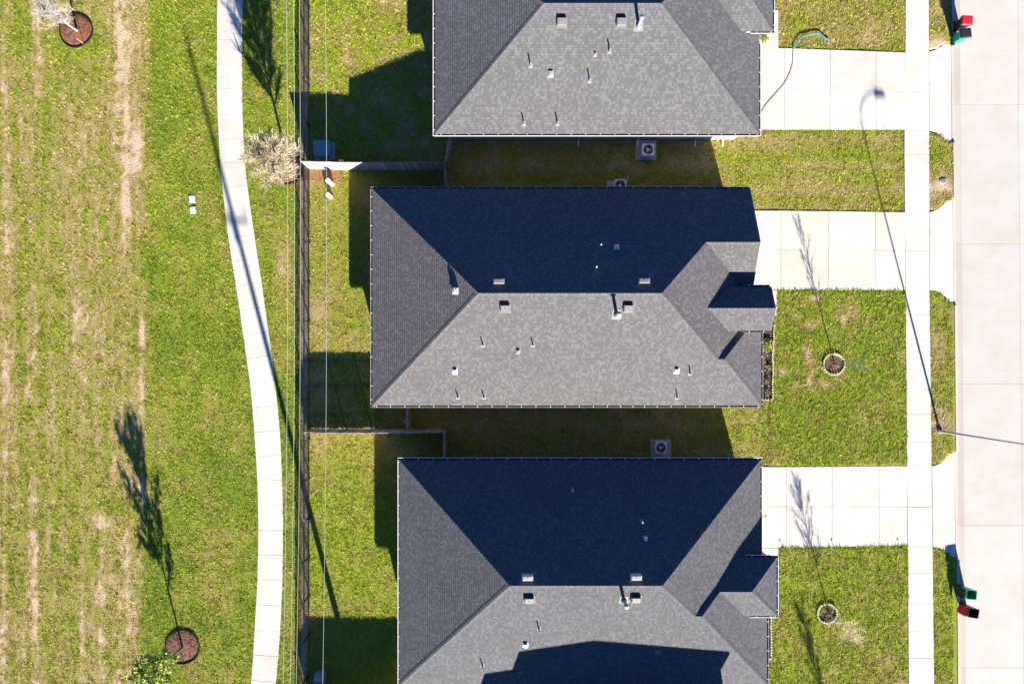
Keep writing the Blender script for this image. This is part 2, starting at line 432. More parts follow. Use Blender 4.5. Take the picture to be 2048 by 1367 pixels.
def ground_attr(X, Y):
    """returns colour (N,3), dryness (N,), height (N,)"""
    gx = X * FPX / CAMH + 1024; gy = 683.5 - Y * FPX / CAMH
    wob = (fbm(X * 0.5, Y * 0.12, 3) - 0.5) * 26
    wx = gx + wob
    n1 = fbm(X * 0.9, Y * 0.9, 21); n2 = fbm(X * 2.6, Y * 2.6, 31); ns = fbm(X * 2.2, Y * 0.22, 41); nl = fbm(X * 0.22, Y * 0.22, 51)
    # --- west field
    def g(c, w, a, y0=-400, y1=1800, f=60):
        return a * np.exp(-((wx - c) / w) ** 2) * sst(y0 - f, y0 + f, gy) * (1 - sst(y1 - f, y1 + f, gy))
    st = g(8, 11, .55) + g(72, 9, .5) + g(103, 7, .35) + g(165, 20, .22, 250) + g(235, 9, .55, -200, 420) + g(252, 10, .6, -100, 500) + g(283, 8, .55, 250) + g(60, 6, .3, 500) + g(200, 14, .2) + g(25, 9, .3, 700, 1100) + g(245, 14, .25, 700) + g(-60, 20, .5) + g(-150, 30, .5)
    edge = 300 - 10 * sst(350, 450, gy) + 6 * np.sin(gy / 150) + (n1 - .5) * (14 + 60 * sst(500, 700, gy))
    infield = 1 - sst(-7 - 25 * sst(500, 700, gy), 9 + 25 * sst(500, 700, gy), gx - edge)
    n3 = fbm(X * 5.5, Y * 3.0, 71, 3)
    n4 = fbm(X * 4.2 + (n1 - .5) * .8, Y * 0.16, 73, 3)
    fd = 0.37 + 0.95 * (n4 - 0.5) + 0.45 * (n1 - 0.5) + 1.0 * (n3 - .5) + st * (0.05 + .75 * ns + .8 * (n3 - .35) + .5 * (n1 - .5)) + .16 * np.exp(-((wx - 245) / 55) ** 2) + 0.06 * sst(500, 1200, gy)
    # greener side field between stripes and path
    gd = 0.10 + 0.75 * (n1 - .45) + 0.35 * (ns - .5) + .5 * (nl - .5)
    dry = infield * fd + (1 - infield) * gd
    def spot(cx, cy, rx, ry, a):
        q = ((gx - cx) / rx) ** 2 + ((gy - cy) / ry) ** 2
        return a * np.exp(-q) * (0.5 + n2)
    for s in [(248, 100, 12, 55, .55), (268, 300, 15, 50, .55), (252, 375, 7, 55, .5), (289, 578, 8, 20, .6), (76, 55, 7, 110, .5), (12, 760, 9, 60, .6), (288, 990, 8, 20, .7), (285, 690, 6, 60, .35), (215, 1045, 25, 25, .3), (105, 760, 6, 70, .3),
              (568, 130, 12, 60, .1), (565, 520, 14, 60, .5), (560, 700, 16, 50, .25), (525, 360, 12, 14, .4), (540, 430, 8, 10, .4)]:
        dry = dry + spot(*s)
    g2 = spot(155, 100, 60, 35, .5) + spot(35, 50, 26, 60, .45) + spot(310, 1200, 22, 110, .6) + spot(335, 60, 30, 300, .25) + spot(240, 1010, 40, 30, .4)
    dry = dry - g2
    lush = np.clip(0.35 + (nl - .5) * 1.5 + (n1 - .5), 0, 1)
    hgt = 1.0 + 0.5 * (n1 - .5)
    # --- strip between path and fence
    m = (gx > 500) & (gx < 620)
    dry = np.where(m, dry * 0.9 + 0.12 * sst(590, 612, gx) + .04, dry)
    # --- back yards
    m = (gx > 617) & (gx < 1000)
    y1 = m & (gy < 340)
    dry = np.where(y1, 0.18 + 1.1 * (n1 - .45) + .7 * (n2 - .5) + 0.14 * sst(640, 760, gx), dry); hgt = np.where(y1, 1.3 + (n2 - .5), hgt); lush = np.where(y1, 0.85, lush)
    y2 = m & (gy >= 340) & (gy < 862)
    dry = np.where(y2, 0.36 + .8 * (n1 - .5) + .25 * np.exp(-((gx - 640) / 25) ** 2) * sst(500, 640, gy), dry); lush = np.where(y2, .6, lush); hgt = np.where(y2, 0.95, hgt)
    y3 = m & (gy >= 862)
    dry = np.where(y3, 0.10 + .8 * (n1 - .45) + 0.22 * (1 - sst(900, 1000, gy)), dry); lush = np.where(y3, .75, lush); hgt = np.where(y3, 1.1, hgt)
    # --- side yards and front
    f = gx >= 1000
    dry = np.where(f, 0.22 + .9 * (n1 - .45), dry); lush = np.where(f, .6, lush)
    sy = (gx > 890) & (gy > 265) & (gy < 425)
    band = 0.16 * np.sin(gy / 7.5 + 3 * n1) * np.where(gy > 300, 1, .3)
    dry = np.where(sy, 0.42 + .8 * (n1 - .45) + band + .25 * sst(1440, 1480, gx) * (1 - sst(1480, 1560, gx)) * (1 - sst(300, 330, gy)) - .3 * np.exp(-(((gx - 1690) / 70) ** 2 + ((gy - 305) / 22) ** 2)), dry)
    sy2 = (gx > 830) & (gy > 810) & (gy < 935)
    dry = np.where(sy2, 0.34 + .8 * (n1 - .45) + .4 * np.exp(-((gy - 850) / 9) ** 2) * (n2), dry)
    fl1 = (gx > 1540) & (gx < 1900) & (gy < 110)
    dry = np.where(fl1, 0.40 + .9 * (n1 - .5) + .15 * sst(30, 90, gy), dry); hgt = np.where(fl1, 1.25, hgt)
    fl2 = (gx > 1520) & (gx < 1815) & (gy > 575) & (gy < 935)
    d2 = 0.08 + .75 * (n1 - .45) + 1.1 * (n2 - .52)
    dry = np.where(fl2, d2, dry); hgt = np.where(fl2, 1.6, hgt); lush = np.where(fl2, .45, lush)
    for s in [(1632, 600, 14, 12, .7), (1600, 592, 30, 8, .3), (1590, 640, 9, 8, .6), (1620, 648, 12, 6, .6), (1592, 745, 8, 8, .8), (1565, 745, 8, 6, .7), (1622, 730, 9, 30, .8), (1630, 770, 26, 10, .5), (1610, 710, 8, 20, .5), (1660, 775, 25, 8, .3), (1700, 640, 30, 40, .3), (1640, 610, 8, 30, .3), (1880, 88, 17, 11, 1.2), (1865, 97, 9, 9, .9),
              (1875, 380, 25, 30, .45), (1885, 830, 20, 30, .35), (1870, 720, 25, 90, .25), (1640, 1270, 40, 20, .25), (1780, 1300, 40, 60, .2), (1575, 1180, 20, 50, .2)]:
        dry = dry + spot(*s)
    fl3 = (gx > 1520) & (gx < 1815) & (gy > 1085)
    dry = np.where(fl3, 0.12 + .9 * (n1 - .48) + .5 * (n2 - .5) + 0.2 * sst(1250, 1367, gy) * sst(1700, 1800, gx), dry); hgt = np.where(fl3, 1.4, hgt); lush = np.where(fl3, .7, lush)
    vg = (gx >= 1855)
    lush = np.where(vg, .7, lush); hgt = np.where(vg, 1.2, hgt)
    for s in [(1885, 960, 25, 30, -.3), (1880, 300, 25, 20, -.3), (1890, 1250, 30, 120, -.2)]:
        dry = dry + spot(*s)
    earth = spot(650, 352, 40, 13, 1.6) * (gy > 336) + spot(585, 352, 26, 12, .3) + spot(700, 30, 14, 6, .4) + spot(636, 25, 10, 10, .35) + spot(1325, 282, 20, 10, .8) * (gy > 275) + spot(1535, 262, 16, 6, .8) + spot(1255, 290, 12, 16, .5) + spot(605, 345, 12, 16, .7)
    dry = dry + (n2 - .5) * .35 + (fbm(X * 9, Y * 9, 87, 2) - .5) * .5
    fs_ = np.exp(-((gx - 609) / 8) ** 4)
    dry = np.where(gx < 618, dry + .75 * fs_, dry)
    # longer grass along driveway edges and old ruts; rut shading partly painted as darker green
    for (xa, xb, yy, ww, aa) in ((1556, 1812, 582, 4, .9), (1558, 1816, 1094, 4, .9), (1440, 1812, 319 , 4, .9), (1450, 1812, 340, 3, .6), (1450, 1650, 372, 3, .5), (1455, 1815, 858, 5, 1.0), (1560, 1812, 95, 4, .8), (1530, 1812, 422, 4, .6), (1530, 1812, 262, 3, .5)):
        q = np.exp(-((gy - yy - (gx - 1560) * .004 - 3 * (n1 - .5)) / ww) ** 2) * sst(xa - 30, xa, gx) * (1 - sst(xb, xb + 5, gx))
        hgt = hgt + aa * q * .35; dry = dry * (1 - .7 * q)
    d = np.clip(dry, 0, 1.3)[:, None]
    l = np.clip(lush, 0, 1)[:, None]
    gr = GREEN * (1 - l) + LIME * l
    c = gr * (1 - sst(0.0, .45, d)) + OLIVE * sst(0.0, .45, d)
    t = sst(.38, .75, d); c = c * (1 - t) + DRY * t
    t = sst(.8, 1.15, d); c = c * (1 - t) + BARE * t
    e = np.clip(earth, 0, 1)[:, None]; e = sst(.35, .8, e)
    c = c * (1 - e) + EARTH * e
    return c, np.maximum(np.clip(dry, 0, 1.3), np.clip(earth, 0, 1) * 1.2), hgt * np.clip(1.25 - 0.9 * np.clip(dry, 0, 1.2), .25, 1.3)

# ------------------------------------------------------------------ flat layout polygons (photo ground pixels)
path_edge = [(-200, 452, 503), (-60, 438, 489), (0, 434, 485), (100, 434, 484), (170, 433, 484), (230, 435, 485), (300, 438.5, 488), (350, 442, 491.5), (382, 446, 496), (420, 450, 501), (468, 456, 508), (534, 466, 518), (600, 477, 528), (650, 484, 535), (700, 491, 542), (762, 500, 550), (820, 505, 556), (867, 509, 560), (950, 514, 564), (1010, 516, 565.5), (1067, 516.5, 566), (1150, 515, 565), (1210, 512, 562.5), (1260, 509, 560), (1310, 506, 556.5), (1367, 502, 551.5), (1450, 492, 541), (1600, 470, 519)]
def interp_edge(y):
    for a, b in zip(path_edge, path_edge[1:]):
        if a[0] <= y <= b[0]:
            t = (y - a[0]) / (b[0] - a[0])
            return a[1] + t * (b[1] - a[1]), a[2] + t * (b[2] - a[2])
    return path_edge[-1][1:]
def sw_l(y): return 1811 - 2.5 * math.exp(-((y - 300) / 150) ** 2) + max(0, (y - 600)) * 0.0085
def sw_r(y): return 1857.5 + 1.5 * max(0, min(1, y / 400)) + max(0, y - 580) * 0.0118
def kerb_x(y): return 1904 + max(0, y) * 0.0090
aprons = [
    [(1858, 103), (1866, 102), (1875, 98), (1883, 93), (1892, 87), (1904, 86), (1905, 283), (1895, 281), (1888, 275), (1880, 268), (1870, 263), (1859, 261)],
    [(1860, 424), (1868, 422), (1878, 417), (1888, 408), (1895, 401), (1906.5, 399), (1909, 609), (1899, 602), (1891, 592), (1882, 585), (1872, 581), (1860, 580)],
    [(1864, 932), (1872, 930), (1884, 925), (1892, 917), (1899, 909), (1911.5, 905), (1913, 1117), (1904, 1113), (1898, 1106), (1888, 1099), (1878, 1095), (1866, 1093)]]
DR = [  # driveway: x joints, y joint, top edge (xl,yl,xr,yr), bottom edge
    dict(xs=[1500, 1569, 1660, 1752, 1810.5], ym=(178, 183), top=(96, 105), bot=(259, 259), mat='drive', xw=1470),
    dict(xs=[1480, 1561.5, 1657, 1751, 1810.5], ym=(499, 502), top=(421, 424), bot=(579, 580), mat='drive2', xw=1450),
    dict(xs=[1500, 1573, 1664, 1758, 1814], ym=(1012, 1013), top=(933, 931), bot=(1095, 1090), mat='drive', xw=1480)]
walks = [[(1500, 20), (1556, 20), (1557, 97), (1500, 97)],
         [(1500, 579.5), (1555.5, 579.5), (1554, 632), (1500, 632)],
         [(1500, 1095), (1557.5, 1095), (1557, 1149), (1500, 1149)]]
bed2 = [(1500, 640), (1545, 652), (1546, 690), (1543, 715), (1545, 745), (1543, 770), (1544, 798), (1500, 798)]
bed3 = [(1500, 1233), (1541, 1233), (1541, 1316), (1500, 1316)]
rings = [  # px, py, radius m
    (152, 62, 1.03), (573, 336, 1.03), (365, 1293, 1.06), (1667, 728, 0.66), (1653, 1225, 0.62)]

excl = []
excl.append([G(*p) for p in [(e[1], e[0]) for e in path_edge] + [(e[2], e[0]) for e in path_edge][::-1]])
ysw = list(range(-300, 1701, 50))
excl.append([G(sw_l(y), y) for y in ysw] + [G(sw_r(y), y) for y in ysw][::-1])
for a in aprons: excl.append([G(*p) for p in a])
for d in DR:
    excl.append([G(d['xs'][0], d['top'][0]), G(d['xs'][-1] + 2, d['top'][1]), G(d['xs'][-1] + 2, d['bot'][1]), G(d['xs'][0], d['bot'][0])])
for w_ in walks: excl.append([G(*p) for p in w_])
excl.append([G(*p) for p in bed2]); excl.append([G(*p) for p in bed3])
excl.append([G(1271, 281), G(1312, 281), G(1312, 320), G(1271, 320)])
excl.append([G(1213, 362), G(1253, 362), G(1253, 400), G(1213, 400)])
excl.append([G(1301, 878), G(1342, 878), G(1342, 920), G(1301, 920)])
def rect(x0, x1, y0, y1): return [(x0, y0), (x1, y0), (x1, y1), (x0, y1)]
HW = [rect(-4.0, 13.9, 12.6, 23.8), rect(-7.65, 13.3, -3.2, 8.4), rect(-6.1, 14.0, -19.4, -7.3), rect(0.5, 14, -40, -23)]
for h in HW: excl.append(h)
def inpoly(x, y, poly):
    r = np.zeros(len(x), bool); n = len(poly); j = n - 1
    for i in range(n):
        xi, yi = poly[i]; xj, yj = poly[j]
        if yi != yj:
            c = ((yi > y) != (yj > y)) & (x < (xj - xi) * (y - yi) / (yj - yi) + xi)
            r ^= c
        j = i
    return r

KX = lambda y: G(kerb_x(y), 0)[0]
# ------------------------------------------------------------------ ground
MB().face([(-900, -900, -0.45), (900, -900, -0.45), (900, 900, -0.45), (-900, 900, -0.45)]).build('ground', M['dirt'], kind='structure')

def make_lawn():
    xs = np.concatenate([[-700, -300, -120, -70, -48], np.arange(-38, 27.45, 0.13), [27.46]])
    ys = np.concatenate([[-700, -300, -120, -60, -34], np.arange(-26, 26, 0.13), [34, 60, 120, 300, 700]])
    X, Y = np.meshgrid(xs, ys)
    nx, ny = len(xs), len(ys)
    x = X.ravel().copy(); y = Y.ravel().copy()
    gy = 683.5 - y * FPX / CAMH
    k = (x > 27.4)
    x[k] = (1904 + np.clip(gy[k], -200, 1600) * 0.009 - 1024) / FPX * CAMH - 0.01
    k2 = (x > 27.2) & ~k; 
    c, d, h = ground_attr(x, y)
    z = (fbm(x * 0.8, y * 0.8, 77) - .5) * 0.03 - 0.03
    z = z + (fbm(x * 5, y * 5, 78, 2) - .5) * 0.02 * h
    gx = x * FPX / CAMH + 1024
    z = z + 0.05 * (((gx > 1540) & (gx < 1809 + .008 * np.clip(gy - 600, 0, 900)) & (((gy > 578) & (gy < 932)) | (gy > 1093)))) 
    for pl in excl[:20]:
        z = np.where(inpoly(x, y, pl), -0.06, z)
    for a in aprons:
        a2 = [G(p[0] + (3 if p[0] > 1900 else -2 if p[0] < 1868 else 0), p[1]) for p in a]
        z = np.where(inpoly(x, y, a2), -0.24, z)
    v = np.stack([x, y, z], 1)
    idx = np.arange(nx * ny).reshape(ny, nx)
    f = np.stack([idx[:-1, :-1], idx[:-1, 1:], idx[1:, 1:], idx[1:, :-1]], -1).reshape(-1, 4)
    me = bpy.data.meshes.new('lawn')
    me.vertices.add(len(v)); me.vertices.foreach_set('co', v.astype(np.float32).ravel())
    me.loops.add(f.size); me.loops.foreach_set('vertex_index', f.astype(np.int32).ravel())
    me.polygons.add(len(f)); me.polygons.foreach_set('loop_start', np.arange(0, f.size, 4, dtype=np.int32))
    me.polygons.foreach_set('use_smooth', np.ones(len(f), bool))
    me.update(calc_edges=True)
    a = me.attributes.new('col', 'FLOAT_COLOR', 'POINT')
    cc = np.concatenate([c * 0.72, np.ones((len(c), 1))], 1)
    a.data.foreach_set('color', cc.astype(np.float32).ravel())
    me.materials.append(M['lawn'])
    place('lawn', me, kind='structure')
make_lawn()

def make_grass():
    def batch(name, label, x0, x1, y0, y1, dens, seed, nb=3):
        r = np.random.RandomState(seed)
        n = int((x1 - x0) * (y1 - y0) * dens)
        x = r.uniform(x0, x1, n); y = r.uniform(y0, y1, n)
        keep = np.ones(n, bool)
        for pl in excl + [[G(p[0] + (4 if p[0] > 1900 else 0), p[1]) for p in a] for a in aprons]:
            jx = (fbm(x * 3, y * 3, 5, 2) - .5) * 0.16; jy = (fbm(x * 3, y * 3, 6, 2) - .5) * 0.16
            keep &= ~inpoly(x + jx, y + jy, pl)
        for (px, py, rad) in rings:
            q = G(px, py); keep &= (x - q[0]) ** 2 + (y - q[1]) ** 2 > (rad + .02) ** 2
        gy = 683.5 - y * FPX / CAMH
        keep &= x < ((1904 + np.clip(gy, -200, 1600) * 0.009 - 1024) / FPX * CAMH - 0.02)
        x = x[keep]; y = y[keep]
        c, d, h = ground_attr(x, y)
        keep = r.rand(len(x)) > sst(.6, 1.15, d) * .4
        x = x[keep]; y = y[keep]; c = c[keep]; h = h[keep]
        n = len(x)
        cl = fbm(x * 4.5, y * 4.5, 91, 3)
        hh = h * (0.35 + 1.6 * sst(.25, .8, cl)) * 0.052
        cell = _h(np.floor(x * 13 + 3 * vn(x * 4, y * 4, 8)), np.floor(y * 13 + 3 * vn(x * 4, y * 4, 9)), 15)
        hh = hh * (0.6 + .9 * cell)
        z = (fbm(x * 0.8, y * 0.8, 77) - .5) * 0.03 - 0.035
        gx_ = x * FPX / CAMH + 1024; gy_ = 683.5 - y * FPX / CAMH
        z = z + 0.05 * (((gx_ > 1540) & (gx_ < 1812 + .008 * np.clip(gy_ - 600, 0, 900)) & (((gy_ > 578) & (gy_ < 934)) | (gy_ > 1090))))
        hh = np.minimum(hh, .085)
        V = np.zeros((n, nb, 3, 3))
        for b in range(nb):
            an = r.uniform(0, 2 * np.pi, n); ln = r.uniform(.45, 1.25, n); L = hh * r.uniform(.6, 1.5, n)
            w = r.uniform(.010, .024, n)
            dx = np.cos(an); dy = np.sin(an)
            ox = r.normal(0, .02, n); oy = r.normal(0, .02, n)
            V[:, b, 0] = np.stack([x + ox - dy * w, y + oy + dx * w, z], 1)
            V[:, b, 1] = np.stack([x + ox + dy * w, y + oy - dx * w, z], 1)
            V[:, b, 2] = np.stack([x + ox + dx * L * np.sin(ln) * 1.6, y + oy + dy * L * np.sin(ln) * 1.6, z + L * np.cos(ln) * 1.3], 1)
        v = V.reshape(-1, 3)
        f = np.arange(n * nb * 3, dtype=np.int32)
        me = bpy.data.meshes.new(name)
        me.vertices.add(len(v)); me.vertices.foreach_set('co', v.astype(np.float32).ravel())
        me.loops.add(len(f)); me.loops.foreach_set('vertex_index', f)
        me.polygons.add(n * nb); me.polygons.foreach_set('loop_start', np.arange(0, len(f), 3, dtype=np.int32))
        me.update(calc_edges=True)
        br = r.uniform(.75, 1.25, n) * (0.8 + .4 * fbm(x * 1.7, y * 1.7, 61, 3)) * (0.52 + 0.95 * cell)
        straw = (_h(np.floor(x * 15), np.floor(y * 15), 44) * (0.6 + .8 * fbm(x * .8, y * .8, 45, 3)) > .90)[:, None]
        c = c * br[:, None]
        c = np.where(straw, np.array([.36, .34, .08]) * br[:, None], c)
        cc = np.repeat(np.concatenate([c, np.ones((n, 1))], 1), nb * 3, axis=0)
        a = me.attributes.new('col', 'FLOAT_COLOR', 'POINT'); a.data.foreach_set('color', cc.astype(np.float32).ravel())
        me.materials.append(M['blade_grass'])
        place(name, me, label=label, cat='grass', kind='stuff')
    batch('grass', 'patchy dry and green mown grass of the field west of the footpath and fence', -34, -12.8, -23.5, 23.5, 185, 1)
    batch('grass', 'green back yard and side yard grass between the three houses', -12.7, 14.5, -23.5, 23.5, 175, 2)
    batch('grass', 'front lawn and verge grass between the houses and the street', 14.0, 27.6, -23.5, 23.5, 210, 3)
make_grass()

# ------------------------------------------------------------------ paving
def slab_quad(parent, pts, z0, z1, mat, name='slab', j=0.009):
    n = len(pts); cx = sum(p[0] for p in pts) / n; cy = sum(p[1] for p in pts) / n
    out = []
    for p in pts:
        dx, dy = cx - p[0], cy - p[1]; l = math.hypot(dx, dy)
        out.append((p[0] + dx / l * j * 1.4, p[1] + dy / l * j * 1.4))
    loc = (cx, cy, 0)
    return MB().prism([(p[0] - cx, p[1] - cy) for p in out], z0, z1, inset=0.006).build(name, mat, parent, loc)

sidewalk = empty('sidewalk', (0, 0, 0), kind='structure')
sj = [-260, -200, -145, -95, -45, 5, 55, 104, 183, 261, 309, 358, 424, 501, 580, 629, 678, 728, 778, 828, 884, 932, 1013, 1092, 1146, 1206, 1262, 1315, 1368, 1420, 1470, 1520, 1570, 1620]
for k, (a, b) in enumerate(zip(sj, sj[1:])):
    slab_quad(sidewalk, [G(sw_l(a), a), G(sw_r(a), a), G(sw_r(b), b), G(sw_l(b), b)], -0.1, 0.014 + rnd.uniform(-.004, .004), M['sidewalk'])
MB().prism([G(sw_l(y) + .4, y) for y in ysw] + [G(sw_r(y) - .4, y) for y in ysw][::-1], -0.12, 0.003).build('joint_bed', M['joint'], sidewalk)

footpath = empty('footpath', (0, 0, 0), kind='structure')
pj = [-120 + 0] + [-70, -20, 29, 79, 130, 177, 228, 277, 325, 374, 423, 472, 519, 568, 617, 665, 713, 762, 812, 862, 911, 960, 1010, 1060, 1109, 1159, 1209, 1260, 1310, 1361, 1411, 1460]
for k, (a, b) in enumerate(zip(pj, pj[1:])):
    la, ra = interp_edge(a); lb, rb = interp_edge(b)
    lb0, rb0 = interp_edge(b + 3); la0, ra0 = interp_edge(a + 3)
    t = 0
    # joints square to the path
    sa = (interp_edge(a + 5)[0] - interp_edge(a - 5)[0]) / 10 * 50 if a > -190 else 0
    sb = (interp_edge(b + 5)[0] - interp_edge(b - 5)[0]) / 10 * 50
    slab_quad(footpath, [G(la, a + sa / 2), G(ra, a - sa / 2), G(rb, b - sb / 2), G(lb, b + sb / 2)], -0.1, 0.016 + rnd.uniform(-.004, .004), M['path'])
ys_ = list(range(-110, 1460, 30))
MB().prism([G(interp_edge(y)[0] + .5, y) for y in ys_] + [G(interp_edge(y)[1] - .5, y) for y in ys_][::-1], -0.12, 0.002).build('joint_bed', M['joint'], footpath)

for k, d in enumerate(DR):
    dw = empty('driveway', (0, 0, 0), kind='structure')
    xs = d['xs']; x0, x1 = xs[0], xs[-1]
    def yt(x): return d['top'][0] + (d['top'][1] - d['top'][0]) * max(0, (x - 1555) / (x1 - 1555))
    def yb(x): return d['bot'][0] + (d['bot'][1] - d['bot'][0]) * max(0, (x - 1555) / (x1 - 1555))
    def ym(x): return d['ym'][0] + (d['ym'][1] - d['ym'][0]) * max(0, (x - 1555) / (x1 - 1555))
    for a, b in zip(xs, xs[1:]):
        if k == 0 and a == xs[0]:
            slab_quad(dw, [G(a, yt(a)), G(b, yt(b)), G(b, yb(b)), G(a, yb(a))], -0.1, 0.016, M[d['mat']]); continue
        slab_quad(dw, [G(a, yt(a)), G(b, yt(b)), G(b, ym(b)), G(a, ym(a))], -0.1, 0.016 + rnd.uniform(-.003, .003), M[d['mat']])
        slab_quad(dw, [G(a, ym(a)), G(b, ym(b)), G(b, yb(b)), G(a, yb(a))], -0.1, 0.016 + rnd.uniform(-.003, .003), M[d['mat']])
    MB().prism([G(x0 + .5, yt(x0) + .5), G(x1 - .5, yt(x1) + .5), G(x1 - .5, yb(x1) - .5), G(x0 + .5, yb(x0) - .5)], -0.12, 0.004).build('joint_bed', M['joint'], dw)
    slab_quad(dw, [G(*p) for p in walks[k]], -0.1, 0.018, M[d['mat']], 'walk_slab')
    # apron sloping down to the gutter
    ap = [G(*p) for p in aprons[k]]
    xa = G(aprons[k][0][0], 0)[0]; xb = G(aprons[k][5][0], 0)[0]
    cx = sum(p[0] for p in ap) / len(ap); cy = sum(p[1] for p in ap) / len(ap)
    zf = lambda x, y: 0.014 - 0.115 * max(0, min(1, (x + cx - xa - .12) / (xb - xa)))
    MB().prism([(p[0] - cx, p[1] - cy) for p in ap], -0.2, zf).build('apron_slab', M[d['mat']], dw, (cx, cy, 0))

street = empty('street', (0, 0, 0), kind='structure')
stj = [-620, -350, -72, 208, 487, 767, 1051, 1336, 1610, 1900]
def KG(y, o=0): return G(kerb_x(y) + o, y)
for a, b in zip(stj, stj[1:]):
    slab_quad(street, [KG(a, 5), KG(a, 17), KG(b, 17), KG(b, 5)], -0.3, -0.113, M['gutterpan'], 'gutter_slab', j=0.004)
    for (o0, o1) in ((17.0, 134), (134, 262)):
        slab_quad(street, [KG(a, o0), KG(a, o1), KG(b, o1), KG(b, o0)], -0.3, -0.115, M['street'], j=0.006 if b in (208, 767, 1336) or a in (208, 767, 1336) else 0.003)
    slab_quad(street, [KG(a, 262), KG(a, 267), KG(b, 267), KG(b, 262)], -0.3, 0.01, M['kerb'], 'kerb')
MB().prism([KG(-600, 5), KG(-600, 262), KG(1880, 262), KG(1880, 5)], -0.32, -0.122).build('joint_bed', M['joint'], street)
# near kerb with dropped lengths at the aprons
drops = [(84, 285), (397, 611), (903, 1119)]
cuts = [-600, -350, -100]
for a, b in drops: cuts += [a, b]
cuts += [1336, 1600, 1880]
for a, b in zip(cuts, cuts[1:]):
    low = (a, b) in drops
    MB().prism([KG(a, .0), KG(a, 5.0), KG(b, 5.0), KG(b, .0)], -0.3, -0.104 if low else 0.008).build('kerb', M['street'] if low else M['kerb'], street)
# verge beyond the street
MB().face([(36.2, -700, 0), (700, -700, 0), (700, 700, 0), (36.2, 700, 0)]).build('far_verge', simple('far_grass', (0.15, 0.18, 0.04), 0.9, var=0.3, scale=2), kind='structure')

# ------------------------------------------------------------------ houses
EZ = 2.9        # eave height
def clip_band(poly, v0, v1):
    def cl(ps, f):
        out = []
        for i in range(len(ps)):
            a, b = ps[i], ps[(i + 1) % len(ps)]
            fa, fb = f(a), f(b)
            if fa >= 0: out.append(a)
            if (fa >= 0) != (fb >= 0):
                t = fa / (fa - fb); out.append((a[0] + t * (b[0] - a[0]), a[1] + t * (b[1] - a[1])))
        return out
    p = cl(poly, lambda q: q[1] - v0)
    return cl(p, lambda q: v1 - q[1]) if len(p) > 2 else []

def slope(mb, pts):
    """planar roof polygon laid with overlapping shingle courses"""
    P = [Vector(p) for p in pts]
    n = Vector((0, 0, 0))
    for i in range(len(P)): n += P[i].cross(P[(i + 1) % len(P)])
    n.normalize()
    if n.z < 0: n = -n; P = P[::-1]
    u = Vector((-n.y, n.x, 0)).normalized(); v = n.cross(u)
    if v.z < 0: v = -v; u = -u
    o = Vector((0, 0, 0)); vo = P[0].dot(v)
    zmin = min(p.z for p in P)
    v0 = zmin / v.z if abs(v.z) > 1e-6 else 0     # absolute course datum: same heights on all slopes
    base = min(p.dot(v) for p in P)
    uvp = [(p.dot(u), p.dot(v)) for p in P]
    nn = P[0].dot(n)
    back = lambda q, h: u * q[0] + v * q[1] + n * (nn + h)
    mb.face([back(q, -0.004) for q in uvp], uvp)
    C = 0.142
    k = math.floor(base / C); top = max(q[1] for q in uvp)
    while k * C < top:
        a, b = k * C, (k + 1) * C
        pl = clip_band(uvp, a, b)
        if len(pl) > 2:
            mb.face([back(q, 0.014 * (1 - (q[1] - a) / C) + 0.002) for q in pl], pl)
        k += 1

def caps(mb, a, b, w=0.15, lift=0.02, wl=(0, 0), step=0.21):
    """ridge or hip cap shingles from a (low) to b (high); folded over the line"""
    A, B = Vector(a), Vector(b); d = (B - A); L = d.length; d.normalize()
    s = Vector((d.y, -d.x, 0)).normalized()
    up = Vector((0, 0, 1))
    drop = w * 0.5 if abs(d.z) < .05 else w * 0.36
    k = 0
    while k * step < L - .05:
        p = A + d * (k * step); q = A + d * min(L, k * step + step * 1.25)
        l0, l1 = lift + .014, lift
        mb.face([p + s * w - up * (drop - l0), q + s * w - up * (drop - l1), q + up * l1, p + up * l0], [(k * .37, 0.5), (k * .37 + .3, 0.5), (k * .37 + .3, .7), (k * .37, .7)])
        mb.face([p + up * l0, q + up * l1, q - s * w - up * (drop - l1), p - s * w - up * (drop - l0)], [(k * .37, 0.7), (k * .37 + .3, 0.7), (k * .37 + .3, .9), (k * .37, .9)])
        k += 1

